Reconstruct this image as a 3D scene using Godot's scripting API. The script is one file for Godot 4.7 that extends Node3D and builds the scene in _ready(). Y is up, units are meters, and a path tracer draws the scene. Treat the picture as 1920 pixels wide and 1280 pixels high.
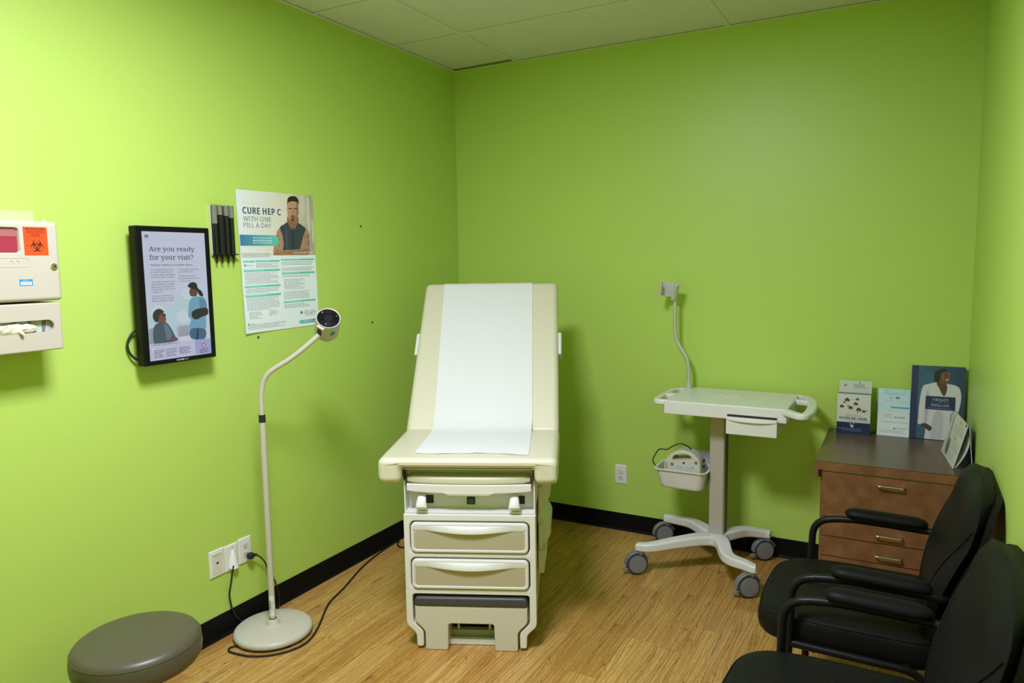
extends Node3D
# An examination room: green walls, an exam table in the corner, a rolling cart, a drawer cabinet and two black chairs.

const W := 2.77      # room width (x), left wall at x = 0
const H := 2.74      # ceiling height
const Z1 := 4.45     # front wall, behind the camera; back wall at z = 0
const BASE_H := 0.1016

var used := {}
var mats := {}
var rng := RandomNumberGenerator.new()


# ---------------------------------------------------------------- mesh builder
class MB:
	var v := PackedVector3Array()
	var uv := PackedVector2Array()
	var level := {}      # first vertex of each triangle that keeps its own flat normal

	func tri(a: Vector3, b: Vector3, c: Vector3, ua := Vector2.ZERO, ub := Vector2.ZERO, uc := Vector2.ZERO) -> void:
		v.append(a); v.append(b); v.append(c)
		uv.append(ua); uv.append(ub); uv.append(uc)

	func quad(a: Vector3, b: Vector3, c: Vector3, d: Vector3) -> void:
		tri(a, b, c); tri(a, c, d)

	func quad_uv(a: Vector3, b: Vector3, c: Vector3, d: Vector3, ua: Vector2, ub: Vector2, uc: Vector2, ud: Vector2) -> void:
		tri(a, b, c, ua, ub, uc); tri(a, c, d, ua, uc, ud)

	# turn the faces added since FROM outward
	func fix(from: int) -> void:
		var mid := Vector3.ZERO
		for i in range(from, v.size()):
			mid += v[i]
		mid /= maxf(1.0, v.size() - from)
		var vol := 0.0
		for i in range(from, v.size(), 3):
			vol += (v[i] - mid).dot((v[i + 1] - mid).cross(v[i + 2] - mid))
		if vol < 0.0:
			for i in range(from, v.size(), 3):
				var t := v[i + 1]; v[i + 1] = v[i + 2]; v[i + 2] = t
				var s := uv[i + 1]; uv[i + 1] = uv[i + 2]; uv[i + 2] = s

	func move(from: int, t: Transform3D) -> void:
		for i in range(from, v.size()):
			v[i] = t * v[i]

	# a skin over loops that all have the same number of points
	func loft(loops: Array, cap0 := true, cap1 := true, ring := false) -> void:
		var from := v.size()
		var n: int = loops[0].size()
		var m := loops.size()
		for k in range(m if ring else m - 1):
			var p: PackedVector3Array = loops[k]
			var q: PackedVector3Array = loops[(k + 1) % m]
			for i in n:
				var j := (i + 1) % n
				quad(p[i], p[j], q[j], q[i])
		if not ring:
			if cap0:
				fan(loops[0], true)
			if cap1:
				fan(loops[m - 1], false)
		fix(from)

	func fan(p: PackedVector3Array, back: bool) -> void:
		var c := Vector3.ZERO
		for x in p:
			c += x
		c /= p.size()
		for i in p.size():
			var j := (i + 1) % p.size()
			if back:
				tri(c, p[j], p[i])
			else:
				tri(c, p[i], p[j])

	# profile of (radius, height) turned about y
	func lathe(profile: Array, seg := 32, at := Vector3.ZERO) -> void:
		var loops := []
		for p in profile:
			var l := PackedVector3Array()
			for i in seg:
				var a := TAU * i / seg
				l.append(at + Vector3(p.x * cos(a), p.y, p.x * sin(a)))
			loops.append(l)
		loft(loops)

	func tube(path: PackedVector3Array, r: float, seg := 10, r1 := -1.0) -> void:
		var loops := []
		var n := path.size()
		var d0 := (path[1] - path[0]).normalized()
		var side := d0.cross(Vector3.UP if absf(d0.y) < 0.9 else Vector3.RIGHT).normalized()
		for i in n:
			var d := (path[mini(i + 1, n - 1)] - path[maxi(i - 1, 0)]).normalized()
			side = (side - d * side.dot(d)).normalized()
			var up := d.cross(side)
			var rr := r if r1 < 0.0 else lerpf(r, r1, float(i) / (n - 1))
			var l := PackedVector3Array()
			for k in seg:
				var a := TAU * k / seg
				l.append(path[i] + (side * cos(a) + up * sin(a)) * rr)
			loops.append(l)
		loft(loops)

	func box(c: Vector3, s: Vector3) -> void:
		var from := v.size()
		var h := s / 2
		var p := []
		for i in 8:
			p.append(c + Vector3(h.x if i & 1 else -h.x, h.y if i & 2 else -h.y, h.z if i & 4 else -h.z))
		for f in [[0, 2, 3, 1], [4, 5, 7, 6], [0, 1, 5, 4], [2, 6, 7, 3], [0, 4, 6, 2], [1, 3, 7, 5]]:
			quad(p[f[0]], p[f[1]], p[f[2]], p[f[3]])
		fix(from)

	# a box with rounded edges
	func rbox(c: Vector3, s: Vector3, r: float, seg := 2) -> void:
		var from := v.size()
		var h := s / 2
		r = minf(r, minf(h.x, minf(h.y, h.z)) * 0.999)
		var off := []
		for i in seg + 1:
			off.append(r * (1.0 - tan((1.0 - float(i) / seg) * PI / 4)))
		var cs := []
		for ax in 3:
			var l := []
			for o in off:
				l.append(-h[ax] + o)
			for i in seg + 1:
				l.append(h[ax] - off[seg - i])
			cs.append(l)
		var inner := h - Vector3.ONE * r
		for ax in 3:
			var a1 := (ax + 1) % 3
			var a2 := (ax + 2) % 3
			for sg in [-1.0, 1.0]:
				var n: int = cs[a1].size()
				var g := []
				for i in n:
					var row := PackedVector3Array()
					for j in n:
						var p := Vector3.ZERO
						p[ax] = h[ax] * sg
						p[a1] = cs[a1][i]
						p[a2] = cs[a2][j]
						var q := p.clamp(-inner, inner)
						row.append(c + q + (p - q).normalized() * r)
					g.append(row)
				for i in n - 1:
					for j in n - 1:
						if i == seg and j == seg:
							level[v.size()] = true
							level[v.size() + 3] = true
						if sg > 0:
							quad(g[i][j], g[i + 1][j], g[i + 1][j + 1], g[i][j + 1])
						else:
							quad(g[i][j], g[i][j + 1], g[i + 1][j + 1], g[i + 1][j])
		fix(from)

	# a polygon in xy, drawn out from z0 to z1, its rims rounded by r0 (at z0) and r1 (at z1)
	func prism(poly: PackedVector2Array, z0: float, z1: float, r0 := 0.0, r1 := 0.0, steps := 3) -> void:
		var from := v.size()
		var pl := poly.duplicate()
		if Geometry2D.is_polygon_clockwise(pl):
			pl.reverse()
		var n := pl.size()
		var rows := []   # [inset, z]
		if r0 > 0.0:
			for i in steps + 1:
				var a := PI / 2 * i / steps
				rows.append([r0 * (1 - sin(a)), z0 + r0 * (1 - cos(a))])
		else:
			rows.append([0.0, z0])
		if r1 > 0.0:
			for i in steps + 1:
				var a := PI / 2 * i / steps
				rows.append([r1 * (1 - cos(a)), z1 - r1 * (1 - sin(a))])
		else:
			rows.append([0.0, z1])
		var miter := PackedVector2Array()
		for i in n:
			var e0 := (pl[i] - pl[(i + n - 1) % n]).normalized()
			var e1 := (pl[(i + 1) % n] - pl[i]).normalized()
			var n0 := Vector2(-e0.y, e0.x)
			var n1 := Vector2(-e1.y, e1.x)
			var mm := (n0 + n1)
			miter.append(mm / maxf(0.4, mm.length_squared() / 2.0))
		var prev := PackedVector3Array()
		for k in rows.size():
			var l := PackedVector3Array()
			for i in n:
				var q: Vector2 = pl[i] + miter[i] * float(rows[k][0])
				l.append(Vector3(q.x, q.y, float(rows[k][1])))
			if k > 0:
				for i in n:
					var j := (i + 1) % n
					quad(prev[i], prev[j], l[j], l[i])
			if k == 0 or k == rows.size() - 1:
				var flat := PackedVector2Array()
				for x in l:
					flat.append(Vector2(x.x, x.y))
				var t := Geometry2D.triangulate_polygon(flat)
				if t.size() < 3 * (n - 2):
					t = Geometry2D.triangulate_polygon(pl)
				if t.is_empty():
					push_warning("cap not filled")
				for i in range(0, t.size(), 3):
					var a3 := l[t[i]]
					var b3 := l[t[i + 1]]
					var c3 := l[t[i + 2]]
					var ccw := (b3 - a3).cross(c3 - a3).z > 0.0
					level[v.size()] = true
					if ccw == (k == 0):
						tri(a3, c3, b3)
					else:
						tri(a3, b3, c3)
			prev = l
		fix(from)

	func add(o: MB, t := Transform3D()) -> void:
		for i in o.level:
			level[v.size() + i] = true
		for i in o.v.size():
			v.append(t * o.v[i])
			uv.append(o.uv[i])

	func mesh(crease := 38.0) -> ArrayMesh:
		var nt := v.size() / 3
		var fn := PackedVector3Array()
		var at := {}
		var keys := []
		for t in nt:
			var n := (v[t * 3 + 1] - v[t * 3]).cross(v[t * 3 + 2] - v[t * 3])
			fn.append(n)
			for k in 3:
				var key := Vector3i((v[t * 3 + k] * 20000.0).round())
				keys.append(key)
				if at.has(key):
					at[key].append(t)
				else:
					at[key] = [t]
		var cosc := cos(deg_to_rad(crease))
		var P := PackedVector3Array()
		var N := PackedVector3Array()
		var T := PackedVector2Array()
		for t in nt:
			if keys[t * 3] == keys[t * 3 + 1] or keys[t * 3 + 1] == keys[t * 3 + 2] or keys[t * 3] == keys[t * 3 + 2]:
				continue
			var me := fn[t].normalized()
			for k in [0, 2, 1]:
				var s := Vector3.ZERO
				if level.has(t * 3):
					for o in at[keys[t * 3 + k]]:
						if level.has(o * 3) and fn[o].length_squared() > s.length_squared():
							s = fn[o]
				else:
					for o in at[keys[t * 3 + k]]:
						var f := fn[o]
						if f.dot(me) >= cosc * f.length():
							s += f
					var flat := Vector3.ZERO
					for o in at[keys[t * 3 + k]]:
						if level.has(o * 3) and fn[o].length_squared() > flat.length_squared():
							flat = fn[o]
					if flat.length_squared() > 0.0 and flat.dot(me) >= cosc * flat.length():
						s = flat
				P.append(v[t * 3 + k])
				N.append(s.normalized() if s.length_squared() > 0.0 else (me if me.length_squared() > 0.5 else Vector3.UP))
				T.append(uv[t * 3 + k])
		var arr := []
		arr.resize(Mesh.ARRAY_MAX)
		arr[Mesh.ARRAY_VERTEX] = P
		arr[Mesh.ARRAY_NORMAL] = N
		arr[Mesh.ARRAY_TEX_UV] = T
		var m := ArrayMesh.new()
		m.add_surface_from_arrays(Mesh.PRIMITIVE_TRIANGLES, arr)
		return m


# ---------------------------------------------------------------- pictures for print and screens
class Pic:
	var im: Image
	var w: int
	var h: int

	func _init(pw: int, ph: int, c: Color) -> void:
		w = pw; h = ph
		im = Image.create(w, h, false, Image.FORMAT_RGBA8)
		im.fill(c)

	func rect(x0: float, y0: float, x1: float, y1: float, c: Color) -> void:
		im.fill_rect(Rect2i(int(round(x0)), int(round(y0)), maxi(1, int(round(x1 - x0))), maxi(1, int(round(y1 - y0)))), c)

	func tri(a: Vector2, b: Vector2, c: Vector2, col: Color) -> void:
		poly(PackedVector2Array([a, b, c]), col)

	func poly(p: PackedVector2Array, col: Color) -> void:
		var lo := INF
		var hi := -INF
		for q in p:
			lo = minf(lo, q.y); hi = maxf(hi, q.y)
		var n := p.size()
		for y in range(maxi(0, int(floor(lo))), mini(h - 1, int(ceil(hi))) + 1):
			var yc := y + 0.5
			var xs := []
			for i in n:
				var a := p[i]
				var b := p[(i + 1) % n]
				if (a.y <= yc) != (b.y <= yc):
					xs.append(a.x + (b.x - a.x) * (yc - a.y) / (b.y - a.y))
			xs.sort()
			for k in range(0, xs.size() - 1, 2):
				var x0 := int(round(xs[k]))
				var x1 := int(round(xs[k + 1]))
				if x1 > x0:
					im.fill_rect(Rect2i(x0, y, x1 - x0, 1), col)

	func shape(pts: Array, col: Color, smooth := 4) -> void:
		var p := PackedVector2Array()
		var n := pts.size()
		for i in n:
			for s in smooth:
				var a: Vector2 = pts[(i + n - 1) % n]
				var b: Vector2 = pts[i]
				var c: Vector2 = pts[(i + 1) % n]
				var d: Vector2 = pts[(i + 2) % n]
				p.append(b.cubic_interpolate(c, a, d, float(s) / smooth))
		poly(p, col)

	func oval(cx: float, cy: float, rx: float, ry: float, col: Color, turn := 0.0) -> void:
		var p := PackedVector2Array()
		for i in 28:
			p.append(Vector2(cx, cy) + Vector2(cos(TAU * i / 28) * rx, sin(TAU * i / 28) * ry).rotated(turn))
		poly(p, col)

	func ramp(x0: float, y0: float, x1: float, y1: float, a: Color, b: Color) -> void:
		for y in range(int(y0), int(y1)):
			rect(x0, y, x1, y + 1, a.lerp(b, (y - y0) / (y1 - y0)))

	func ramp_x(x0: float, y0: float, x1: float, y1: float, a: Color, b: Color) -> void:
		for x in range(int(x0), int(x1)):
			rect(x, y0, x + 1, y1, a.lerp(b, (x - x0) / (x1 - x0)))

	# lettering that fills the given box
	func text(s: String, x0: float, y0: float, x1: float, y1: float, col: Color, font: Font) -> void:
		var tm := TextMesh.new()
		tm.text = s
		tm.font = font
		tm.font_size = 48
		tm.depth = 0.0
		tm.pixel_size = 1.0
		tm.curve_step = 2.0
		var arr := tm.get_mesh_arrays()
		if arr.is_empty():
			return
		var P: PackedVector3Array = arr[Mesh.ARRAY_VERTEX]
		var I := PackedInt32Array()
		if arr[Mesh.ARRAY_INDEX] != null:
			I = arr[Mesh.ARRAY_INDEX]
		if I.is_empty():
			for i in P.size():
				I.append(i)
		var lo := Vector2(INF, INF)
		var hi := -lo
		for q in P:
			lo = lo.min(Vector2(q.x, -q.y)); hi = hi.max(Vector2(q.x, -q.y))
		var k := Vector2(x1 - x0, y1 - y0) / (hi - lo).max(Vector2(0.001, 0.001))
		for i in range(0, I.size(), 3):
			var t := PackedVector2Array()
			for j in 3:
				var q := P[I[i + j]]
				t.append(Vector2(x0, y0) + (Vector2(q.x, -q.y) - lo) * k)
			poly(t, col)

	# unreadable small print: broken grey strokes
	func greek(x0: float, y0: float, x1: float, y1: float, lines: int, col: Color, seed_: int) -> void:
		var r := RandomNumberGenerator.new()
		r.seed = seed_
		var step := maxf(3.0, absf(y1 - y0) / lines)
		for k in lines:
			var x := x0
			var end := x1 - (r.randf() * 0.35 * (x1 - x0) if r.randf() < 0.4 else r.randf() * 0.05 * (x1 - x0))
			while x < end:
				var l := step * r.randf_range(0.8, 3.2)
				rect(x, y0 + k * step, minf(x + l, end), y0 + k * step + maxf(1.0, step * 0.42), col)
				x += l + step * 0.4

	func tex(half := true) -> ImageTexture:
		if half:
			im.resize(w / 2, h / 2, Image.INTERPOLATE_BILINEAR)
		return ImageTexture.create_from_image(im)


# ---------------------------------------------------------------- helpers
func rrect(x0: float, y0: float, x1: float, y1: float, r: float, n := 5) -> PackedVector2Array:
	var p := PackedVector2Array()
	for c in [[x1 - r, y1 - r, 0.0], [x0 + r, y1 - r, 90.0], [x0 + r, y0 + r, 180.0], [x1 - r, y0 + r, 270.0]]:
		for i in n + 1:
			var a := deg_to_rad(c[2] + 90.0 * i / n)
			p.append(Vector2(c[0] + cos(a) * r, c[1] + sin(a) * r))
	return p

# corners of a polygon rounded, each with its own radius: [x, y, r]
func rounded(pts: Array, n := 4) -> PackedVector2Array:
	var out := PackedVector2Array()
	var m := pts.size()
	for i in m:
		var b := Vector2(pts[i][0], pts[i][1])
		var r: float = pts[i][2] if pts[i].size() > 2 else 0.0
		if r <= 0.0:
			out.append(b)
			continue
		var a := Vector2(pts[(i + m - 1) % m][0], pts[(i + m - 1) % m][1])
		var c := Vector2(pts[(i + 1) % m][0], pts[(i + 1) % m][1])
		r = minf(r, 0.46 * minf(a.distance_to(b), b.distance_to(c)))
		var p := b + (a - b).normalized() * r
		var q := b + (c - b).normalized() * r
		for k in n + 1:
			var t := float(k) / n
			out.append(p.lerp(b, t).lerp(b.lerp(q, t), t))
	return out

func lift(poly: PackedVector2Array, t: Transform3D) -> PackedVector3Array:
	var p := PackedVector3Array()
	for q in poly:
		p.append(t * Vector3(q.x, q.y, 0))
	return p

func spline(pts: Array, sub := 6) -> PackedVector3Array:
	var p := PackedVector3Array()
	var n := pts.size()
	for i in n - 1:
		var a: Vector3 = pts[maxi(i - 1, 0)]
		var b: Vector3 = pts[i]
		var c: Vector3 = pts[i + 1]
		var d: Vector3 = pts[mini(i + 2, n - 1)]
		for s in sub:
			p.append(b.cubic_interpolate(c, a, d, float(s) / sub))
	p.append(pts[n - 1])
	return p

# a path of straight runs joined by bends of radius r
func bent(pts: Array, r: float, n := 6) -> PackedVector3Array:
	var out := PackedVector3Array([pts[0]])
	for i in range(1, pts.size() - 1):
		var b: Vector3 = pts[i]
		var a: Vector3 = pts[i - 1]
		var c: Vector3 = pts[i + 1]
		var rr := minf(r, minf(a.distance_to(b), b.distance_to(c)) * 0.49)
		var p := b + (a - b).normalized() * rr
		var q := b + (c - b).normalized() * rr
		for k in n + 1:
			var t := float(k) / n
			out.append(p.lerp(b, t).lerp(b.lerp(q, t), t))
	out.append(pts[pts.size() - 1])
	return out

func lin(r: float, g: float, b: float) -> Color:
	return Color(r, g, b).linear_to_srgb()

func c8(r: int, g: int, b: int) -> Color:
	return Color(r / 255.0, g / 255.0, b / 255.0)

func mat(key: String, col: Color, rough := 0.5, metal := 0.0, spec := 0.5) -> StandardMaterial3D:
	if mats.has(key):
		return mats[key]
	var m := StandardMaterial3D.new()
	m.resource_name = key
	m.albedo_color = col
	m.roughness = rough
	m.metallic = metal
	m.metallic_specular = spec
	mats[key] = m
	return m

func print_mat(key: String, tex: Texture2D, rough := 0.5) -> StandardMaterial3D:
	var m := mat(key, Color.WHITE, rough)
	m.albedo_texture = tex
	return m

func noise_tex(freq: float, seed_: int, a: Color, b: Color, size := 512, octaves := 4, as_normal := false, strength := 4.0) -> NoiseTexture2D:
	var n := FastNoiseLite.new()
	n.seed = seed_
	n.frequency = freq
	n.fractal_octaves = octaves
	var t := NoiseTexture2D.new()
	t.width = size; t.height = size
	t.seamless = true
	t.noise = n
	if as_normal:
		t.as_normal_map = true
		t.bump_strength = strength
	else:
		var g := Gradient.new()
		g.set_color(0, a); g.set_color(1, b)
		t.color_ramp = g
	return t

func numbered(called: String) -> String:
	if not used.has(called):
		used[called] = 0
		return called
	used[called] += 1
	return "%s_%03d" % [called, used[called]]

func tag(o: Node3D, label: String, category: String, group := "") -> void:
	o.set_meta("label", label)
	o.set_meta("category", category)
	if group:
		o.set_meta("group", group)

func thing(called: String, label: String, category: String, at := Vector3.ZERO, turn := 0.0, group := "") -> Node3D:
	var o := Node3D.new()
	o.name = numbered(called)
	add_child(o, true)
	o.position = at
	o.rotation.y = turn
	tag(o, label, category, group)
	return o

func part(parent: Node3D, called: String, m, material: Material, label := "", crease := 38.0) -> MeshInstance3D:
	var o := MeshInstance3D.new()
	o.name = called
	o.mesh = m.mesh(crease) if m is MB else m
	o.material_override = material
	o.cast_shadow = GeometryInstance3D.SHADOW_CASTING_SETTING_ON
	parent.add_child(o, true)
	if label:
		o.set_meta("label", label)
	return o

func single(called: String, label: String, category: String, m, material: Material, at := Vector3.ZERO, turn := 0.0, group := "") -> MeshInstance3D:
	var o := part(self, numbered(called), m, material)
	o.position = at
	o.rotation.y = turn
	tag(o, label, category, group)
	return o

func struct(called: String, m, material: Material) -> MeshInstance3D:
	var o := part(self, called, m, material)
	o.set_meta("kind", "structure")
	return o

func bx(c: Vector3, s: Vector3) -> MB:
	var m := MB.new()
	m.box(c, s)
	return m

func rb(c: Vector3, s: Vector3, r: float, seg := 2) -> MB:
	var m := MB.new()
	m.rbox(c, s, r, seg)
	return m

# a thin sheet, w by h, its print on the face towards +z; origin at the middle of its back
func sheet(w: float, h: float, t: float) -> MB:
	var m := MB.new()
	var a := Vector3(-w / 2, -h / 2, t)
	var b := Vector3(w / 2, -h / 2, t)
	var c := Vector3(w / 2, h / 2, t)
	var d := Vector3(-w / 2, h / 2, t)
	var z := Vector3(0, 0, -t)
	m.quad_uv(a, b, c, d, Vector2(0, 1), Vector2(1, 1), Vector2(1, 0), Vector2(0, 0))
	for e in [[a, d, 0.004], [d, c, 0.5], [c, b, 0.996], [b, a, 0.5]]:
		var q := Vector2(e[2], 0.004)
		m.quad_uv(e[0], e[1], e[1] + z, e[0] + z, q, q, q, q)
	var u := Vector2(0.004, 0.004)
	m.quad_uv(b + z, a + z, d + z, c + z, u, u, u, u)
	return m

func font(serif := false, heavy := false) -> SystemFont:
	var f := SystemFont.new()
	f.font_names = PackedStringArray(["Droid Serif" if serif else "Droid Sans"])
	f.font_weight = 700 if heavy else 400
	return f


# ---------------------------------------------------------------- scene
func _ready() -> void:
	rng.seed = 7
	camera_and_light()
	materials()
	room()
	floor_planks()
	ceiling_grid()
	ceiling_lights()
	exam_table()
	guest_chairs()
	drawer_cabinet()
	rolling_cart()
	exam_lamp()
	stool()
	sharps_cabinet()
	glove_dispenser()
	wall_screen()
	poster()
	specula_dispenser()
	wall_plates()
	cabinet_top_items()
	nebulizer()
	cords()
	wall_anchors()


func camera_and_light() -> void:
	var cam := Camera3D.new()
	cam.name = "camera"
	cam.fov = 50.378
	cam.near = 0.05
	cam.far = 50.0
	cam.position = Vector3(2.51284, 1.56554, 3.90632)
	cam.basis = Basis.from_euler(Vector3(-0.1081193, 0.5004587, -0.0158097), EULER_ORDER_YXZ)
	add_child(cam)
	cam.current = true
	var e := Environment.new()
	e.background_mode = Environment.BG_COLOR
	e.background_color = Color.BLACK
	e.tonemap_mode = Environment.TONE_MAPPER_LINEAR
	e.tonemap_exposure = 1.0
	e.sdfgi_enabled = true
	e.ssao_enabled = true
	e.ssil_enabled = true
	var w := WorldEnvironment.new()
	w.name = "surroundings"
	w.environment = e
	add_child(w)


func materials() -> void:
	var g := mat("green wall paint", lin(0.47, 0.67, 0.125), 0.42)
	g.uv1_triplanar = true
	g.uv1_world_triplanar = true
	g.uv1_scale = Vector3(1.6, 1.6, 1.6)
	g.normal_enabled = true
	g.normal_scale = 0.05
	g.normal_texture = noise_tex(0.035, 3, Color.BLACK, Color.WHITE, 512, 3, true, 3.0)
	mat("black vinyl base", lin(0.006, 0.006, 0.0065), 0.5, 0.0, 0.2)
	var t := mat("ceiling tile", Color.WHITE, 0.9)
	t.albedo_texture = noise_tex(0.22, 11, lin(0.70, 0.69, 0.70), lin(0.91, 0.89, 0.91), 512, 3)
	t.uv1_triplanar = true
	t.uv1_world_triplanar = true
	t.uv1_scale = Vector3(2.2, 2.2, 2.2)
	t.normal_enabled = true
	t.normal_scale = 0.5
	t.normal_texture = noise_tex(0.22, 11, Color.BLACK, Color.WHITE, 512, 3, true, 6.0)
	mat("ceiling grid", lin(0.76, 0.75, 0.74), 0.5)
	mat("dark plenum", lin(0.03, 0.03, 0.03), 0.9)
	mat("white plastic", lin(0.74, 0.74, 0.72), 0.32)
	mat("warm white shell", lin(0.74, 0.735, 0.69), 0.36)
	mat("beige shell", lin(0.62, 0.59, 0.50), 0.42)
	mat("tan panel", lin(0.45, 0.41, 0.28), 0.5)
	mat("cream vinyl", lin(0.66, 0.63, 0.47), 0.38)
	mat("charcoal pad", lin(0.055, 0.057, 0.062), 0.42)
	mat("black rubber", lin(0.012, 0.012, 0.013), 0.55)
	mat("black plastic", lin(0.009, 0.009, 0.010), 0.3)
	mat("chrome", lin(0.75, 0.75, 0.75), 0.14, 1.0)
	mat("brushed steel", lin(0.62, 0.62, 0.62), 0.34, 0.45)
	mat("paper", lin(0.73, 0.74, 0.74), 0.85)
	var bl := mat("black leather", lin(0.0075, 0.0075, 0.0070), 0.48, 0.0, 0.22)
	bl.uv1_triplanar = true
	bl.uv1_scale = Vector3(9, 9, 9)
	bl.normal_enabled = true
	bl.normal_scale = 0.12
	bl.normal_texture = noise_tex(0.12, 21, Color.BLACK, Color.WHITE, 256, 3, true, 4.0)


# ---------------------------------------------------------------- the room
func room() -> void:
	var g: Material = mats["green wall paint"]
	struct("wall_left", bx(Vector3(-0.05, 1.45, Z1 / 2), Vector3(0.1, 3.1, Z1 + 0.2)), g)
	struct("wall_back", bx(Vector3(W / 2, 1.45, -0.05), Vector3(W, 3.1, 0.1)), g)
	struct("wall_right", bx(Vector3(W + 0.05, 1.45, Z1 / 2), Vector3(0.1, 3.1, Z1 + 0.2)), g)
	struct("wall_front", bx(Vector3(W / 2, 1.45, Z1 + 0.05), Vector3(W, 3.1, 0.1)), g)
	var k: Material = mats["black vinyl base"]
	# cove base: a flat strip with a small toe
	var prof := rounded([[0, 0, 0], [0.014, 0, 0], [0.014, 0.003, 0.002], [0.005, 0.012, 0.006], [0.0045, BASE_H, 0.002], [0, BASE_H, 0]])
	for b in [["baseboard_left", Z1, Transform3D(Basis(Vector3.UP, 0.0), Vector3.ZERO)],
			["baseboard_back", W, Transform3D(Basis(Vector3.UP, -PI / 2), Vector3(W, 0, 0))],
			["baseboard_right", Z1, Transform3D(Basis(Vector3.UP, PI), Vector3(W, 0, Z1))],
			["baseboard_front", W, Transform3D(Basis(Vector3.UP, PI / 2), Vector3(0, 0, Z1))]]:
		var m := MB.new()
		m.prism(prof, 0.0, b[1])
		m.move(0, b[2])
		struct(b[0], m, k)


func wood_image() -> Image:
	var w := 1024
	var h := 512
	var im := Image.create(w, h, false, Image.FORMAT_RGB8)
	var n := FastNoiseLite.new()
	n.seed = 5
	n.frequency = 1.0
	n.fractal_octaves = 3
	var n2 := FastNoiseLite.new()
	n2.seed = 19
	n2.frequency = 1.0
	n2.fractal_octaves = 2
	var pale := lin(0.63, 0.405, 0.125)
	var deep := lin(0.40, 0.195, 0.045)
	var dark := lin(0.13, 0.052, 0.014)
	for y in h:
		for x in w:
			var u := float(x) / w
			var q := float(y) / h
			var bend := n2.get_noise_2d(u * 2.2, q * 2.4)
			var s := 0.46 + 1.1 * n.get_noise_2d(u * 2.4, q * 52.0 + bend * 3.0)
			s += 0.55 * n2.get_noise_2d(u * 7.0 + 40.0, q * 170.0)
			var c := pale.lerp(deep, clampf(s, 0.0, 1.0))
			var line := fposmod(q * 26.0 + bend * 5.5, 1.0)
			var thin := clampf(1.0 - absf(line - 0.5) * 16.0, 0.0, 1.0) * clampf(0.25 + 1.6 * n.get_noise_2d(u * 5.0 + 90.0, q * 14.0), 0.0, 1.0)
			var fleck := clampf((n2.get_noise_2d(u * 34.0 + 7.0, q * 240.0) - 0.33) * 2.6, 0.0, 0.5)
			c = c.lerp(dark, clampf(thin * 0.85 + fleck, 0.0, 0.85))
			im.set_pixel(x, y, c)
	return im


func floor_planks() -> void:
	var slab := struct("floor", bx(Vector3(W / 2, -0.056, Z1 / 2), Vector3(W + 0.2, 0.1, Z1 + 0.2)), mats["dark plenum"])
	var tex := ImageTexture.create_from_image(wood_image())
	var tones := []
	for k in 5:
		var f: float = [1.0, 0.96, 0.92, 0.98, 0.94][k]
		var m := mat("wood plank %d" % k, Color(f, f * [1.0, 0.985, 0.97, 1.0, 0.96][k], f * [1.0, 0.97, 0.93, 1.02, 0.9][k]), 0.36)
		m.albedo_texture = tex
		tones.append(m)
	var pitch := 0.1143
	var x := 1.534 - pitch * 14
	var made := 0
	while x < W:
		var x0 := maxf(x, 0.0)
		var x1 := minf(x + pitch, W)
		var z := -rng.randf_range(0.1, 0.8)
		while z < Z1:
			var l := rng.randf_range(0.75, 1.05)
			var z0 := maxf(z, 0.0)
			var z1 := minf(z + l, Z1)
			if x1 - x0 > 0.004 and z1 - z0 > 0.01:
				var g := 0.0004
				var o := Vector2(rng.randf_range(0.0, 0.4), rng.randf_range(0.0, 0.66))
				var m := MB.new()
				m.box(Vector3((x0 + x1) / 2, -0.003, (z0 + z1) / 2), Vector3(x1 - x0 - 2 * g, 0.006, z1 - z0 - 2 * g))
				for i in m.v.size():
					m.uv[i] = o + Vector2((m.v[i].z - z0) / 1.8, (m.v[i].x - x) / 0.36)
				part(slab, "plank", m, tones[rng.randi() % 5])
				made += 1
			z += l
		x += pitch


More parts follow.
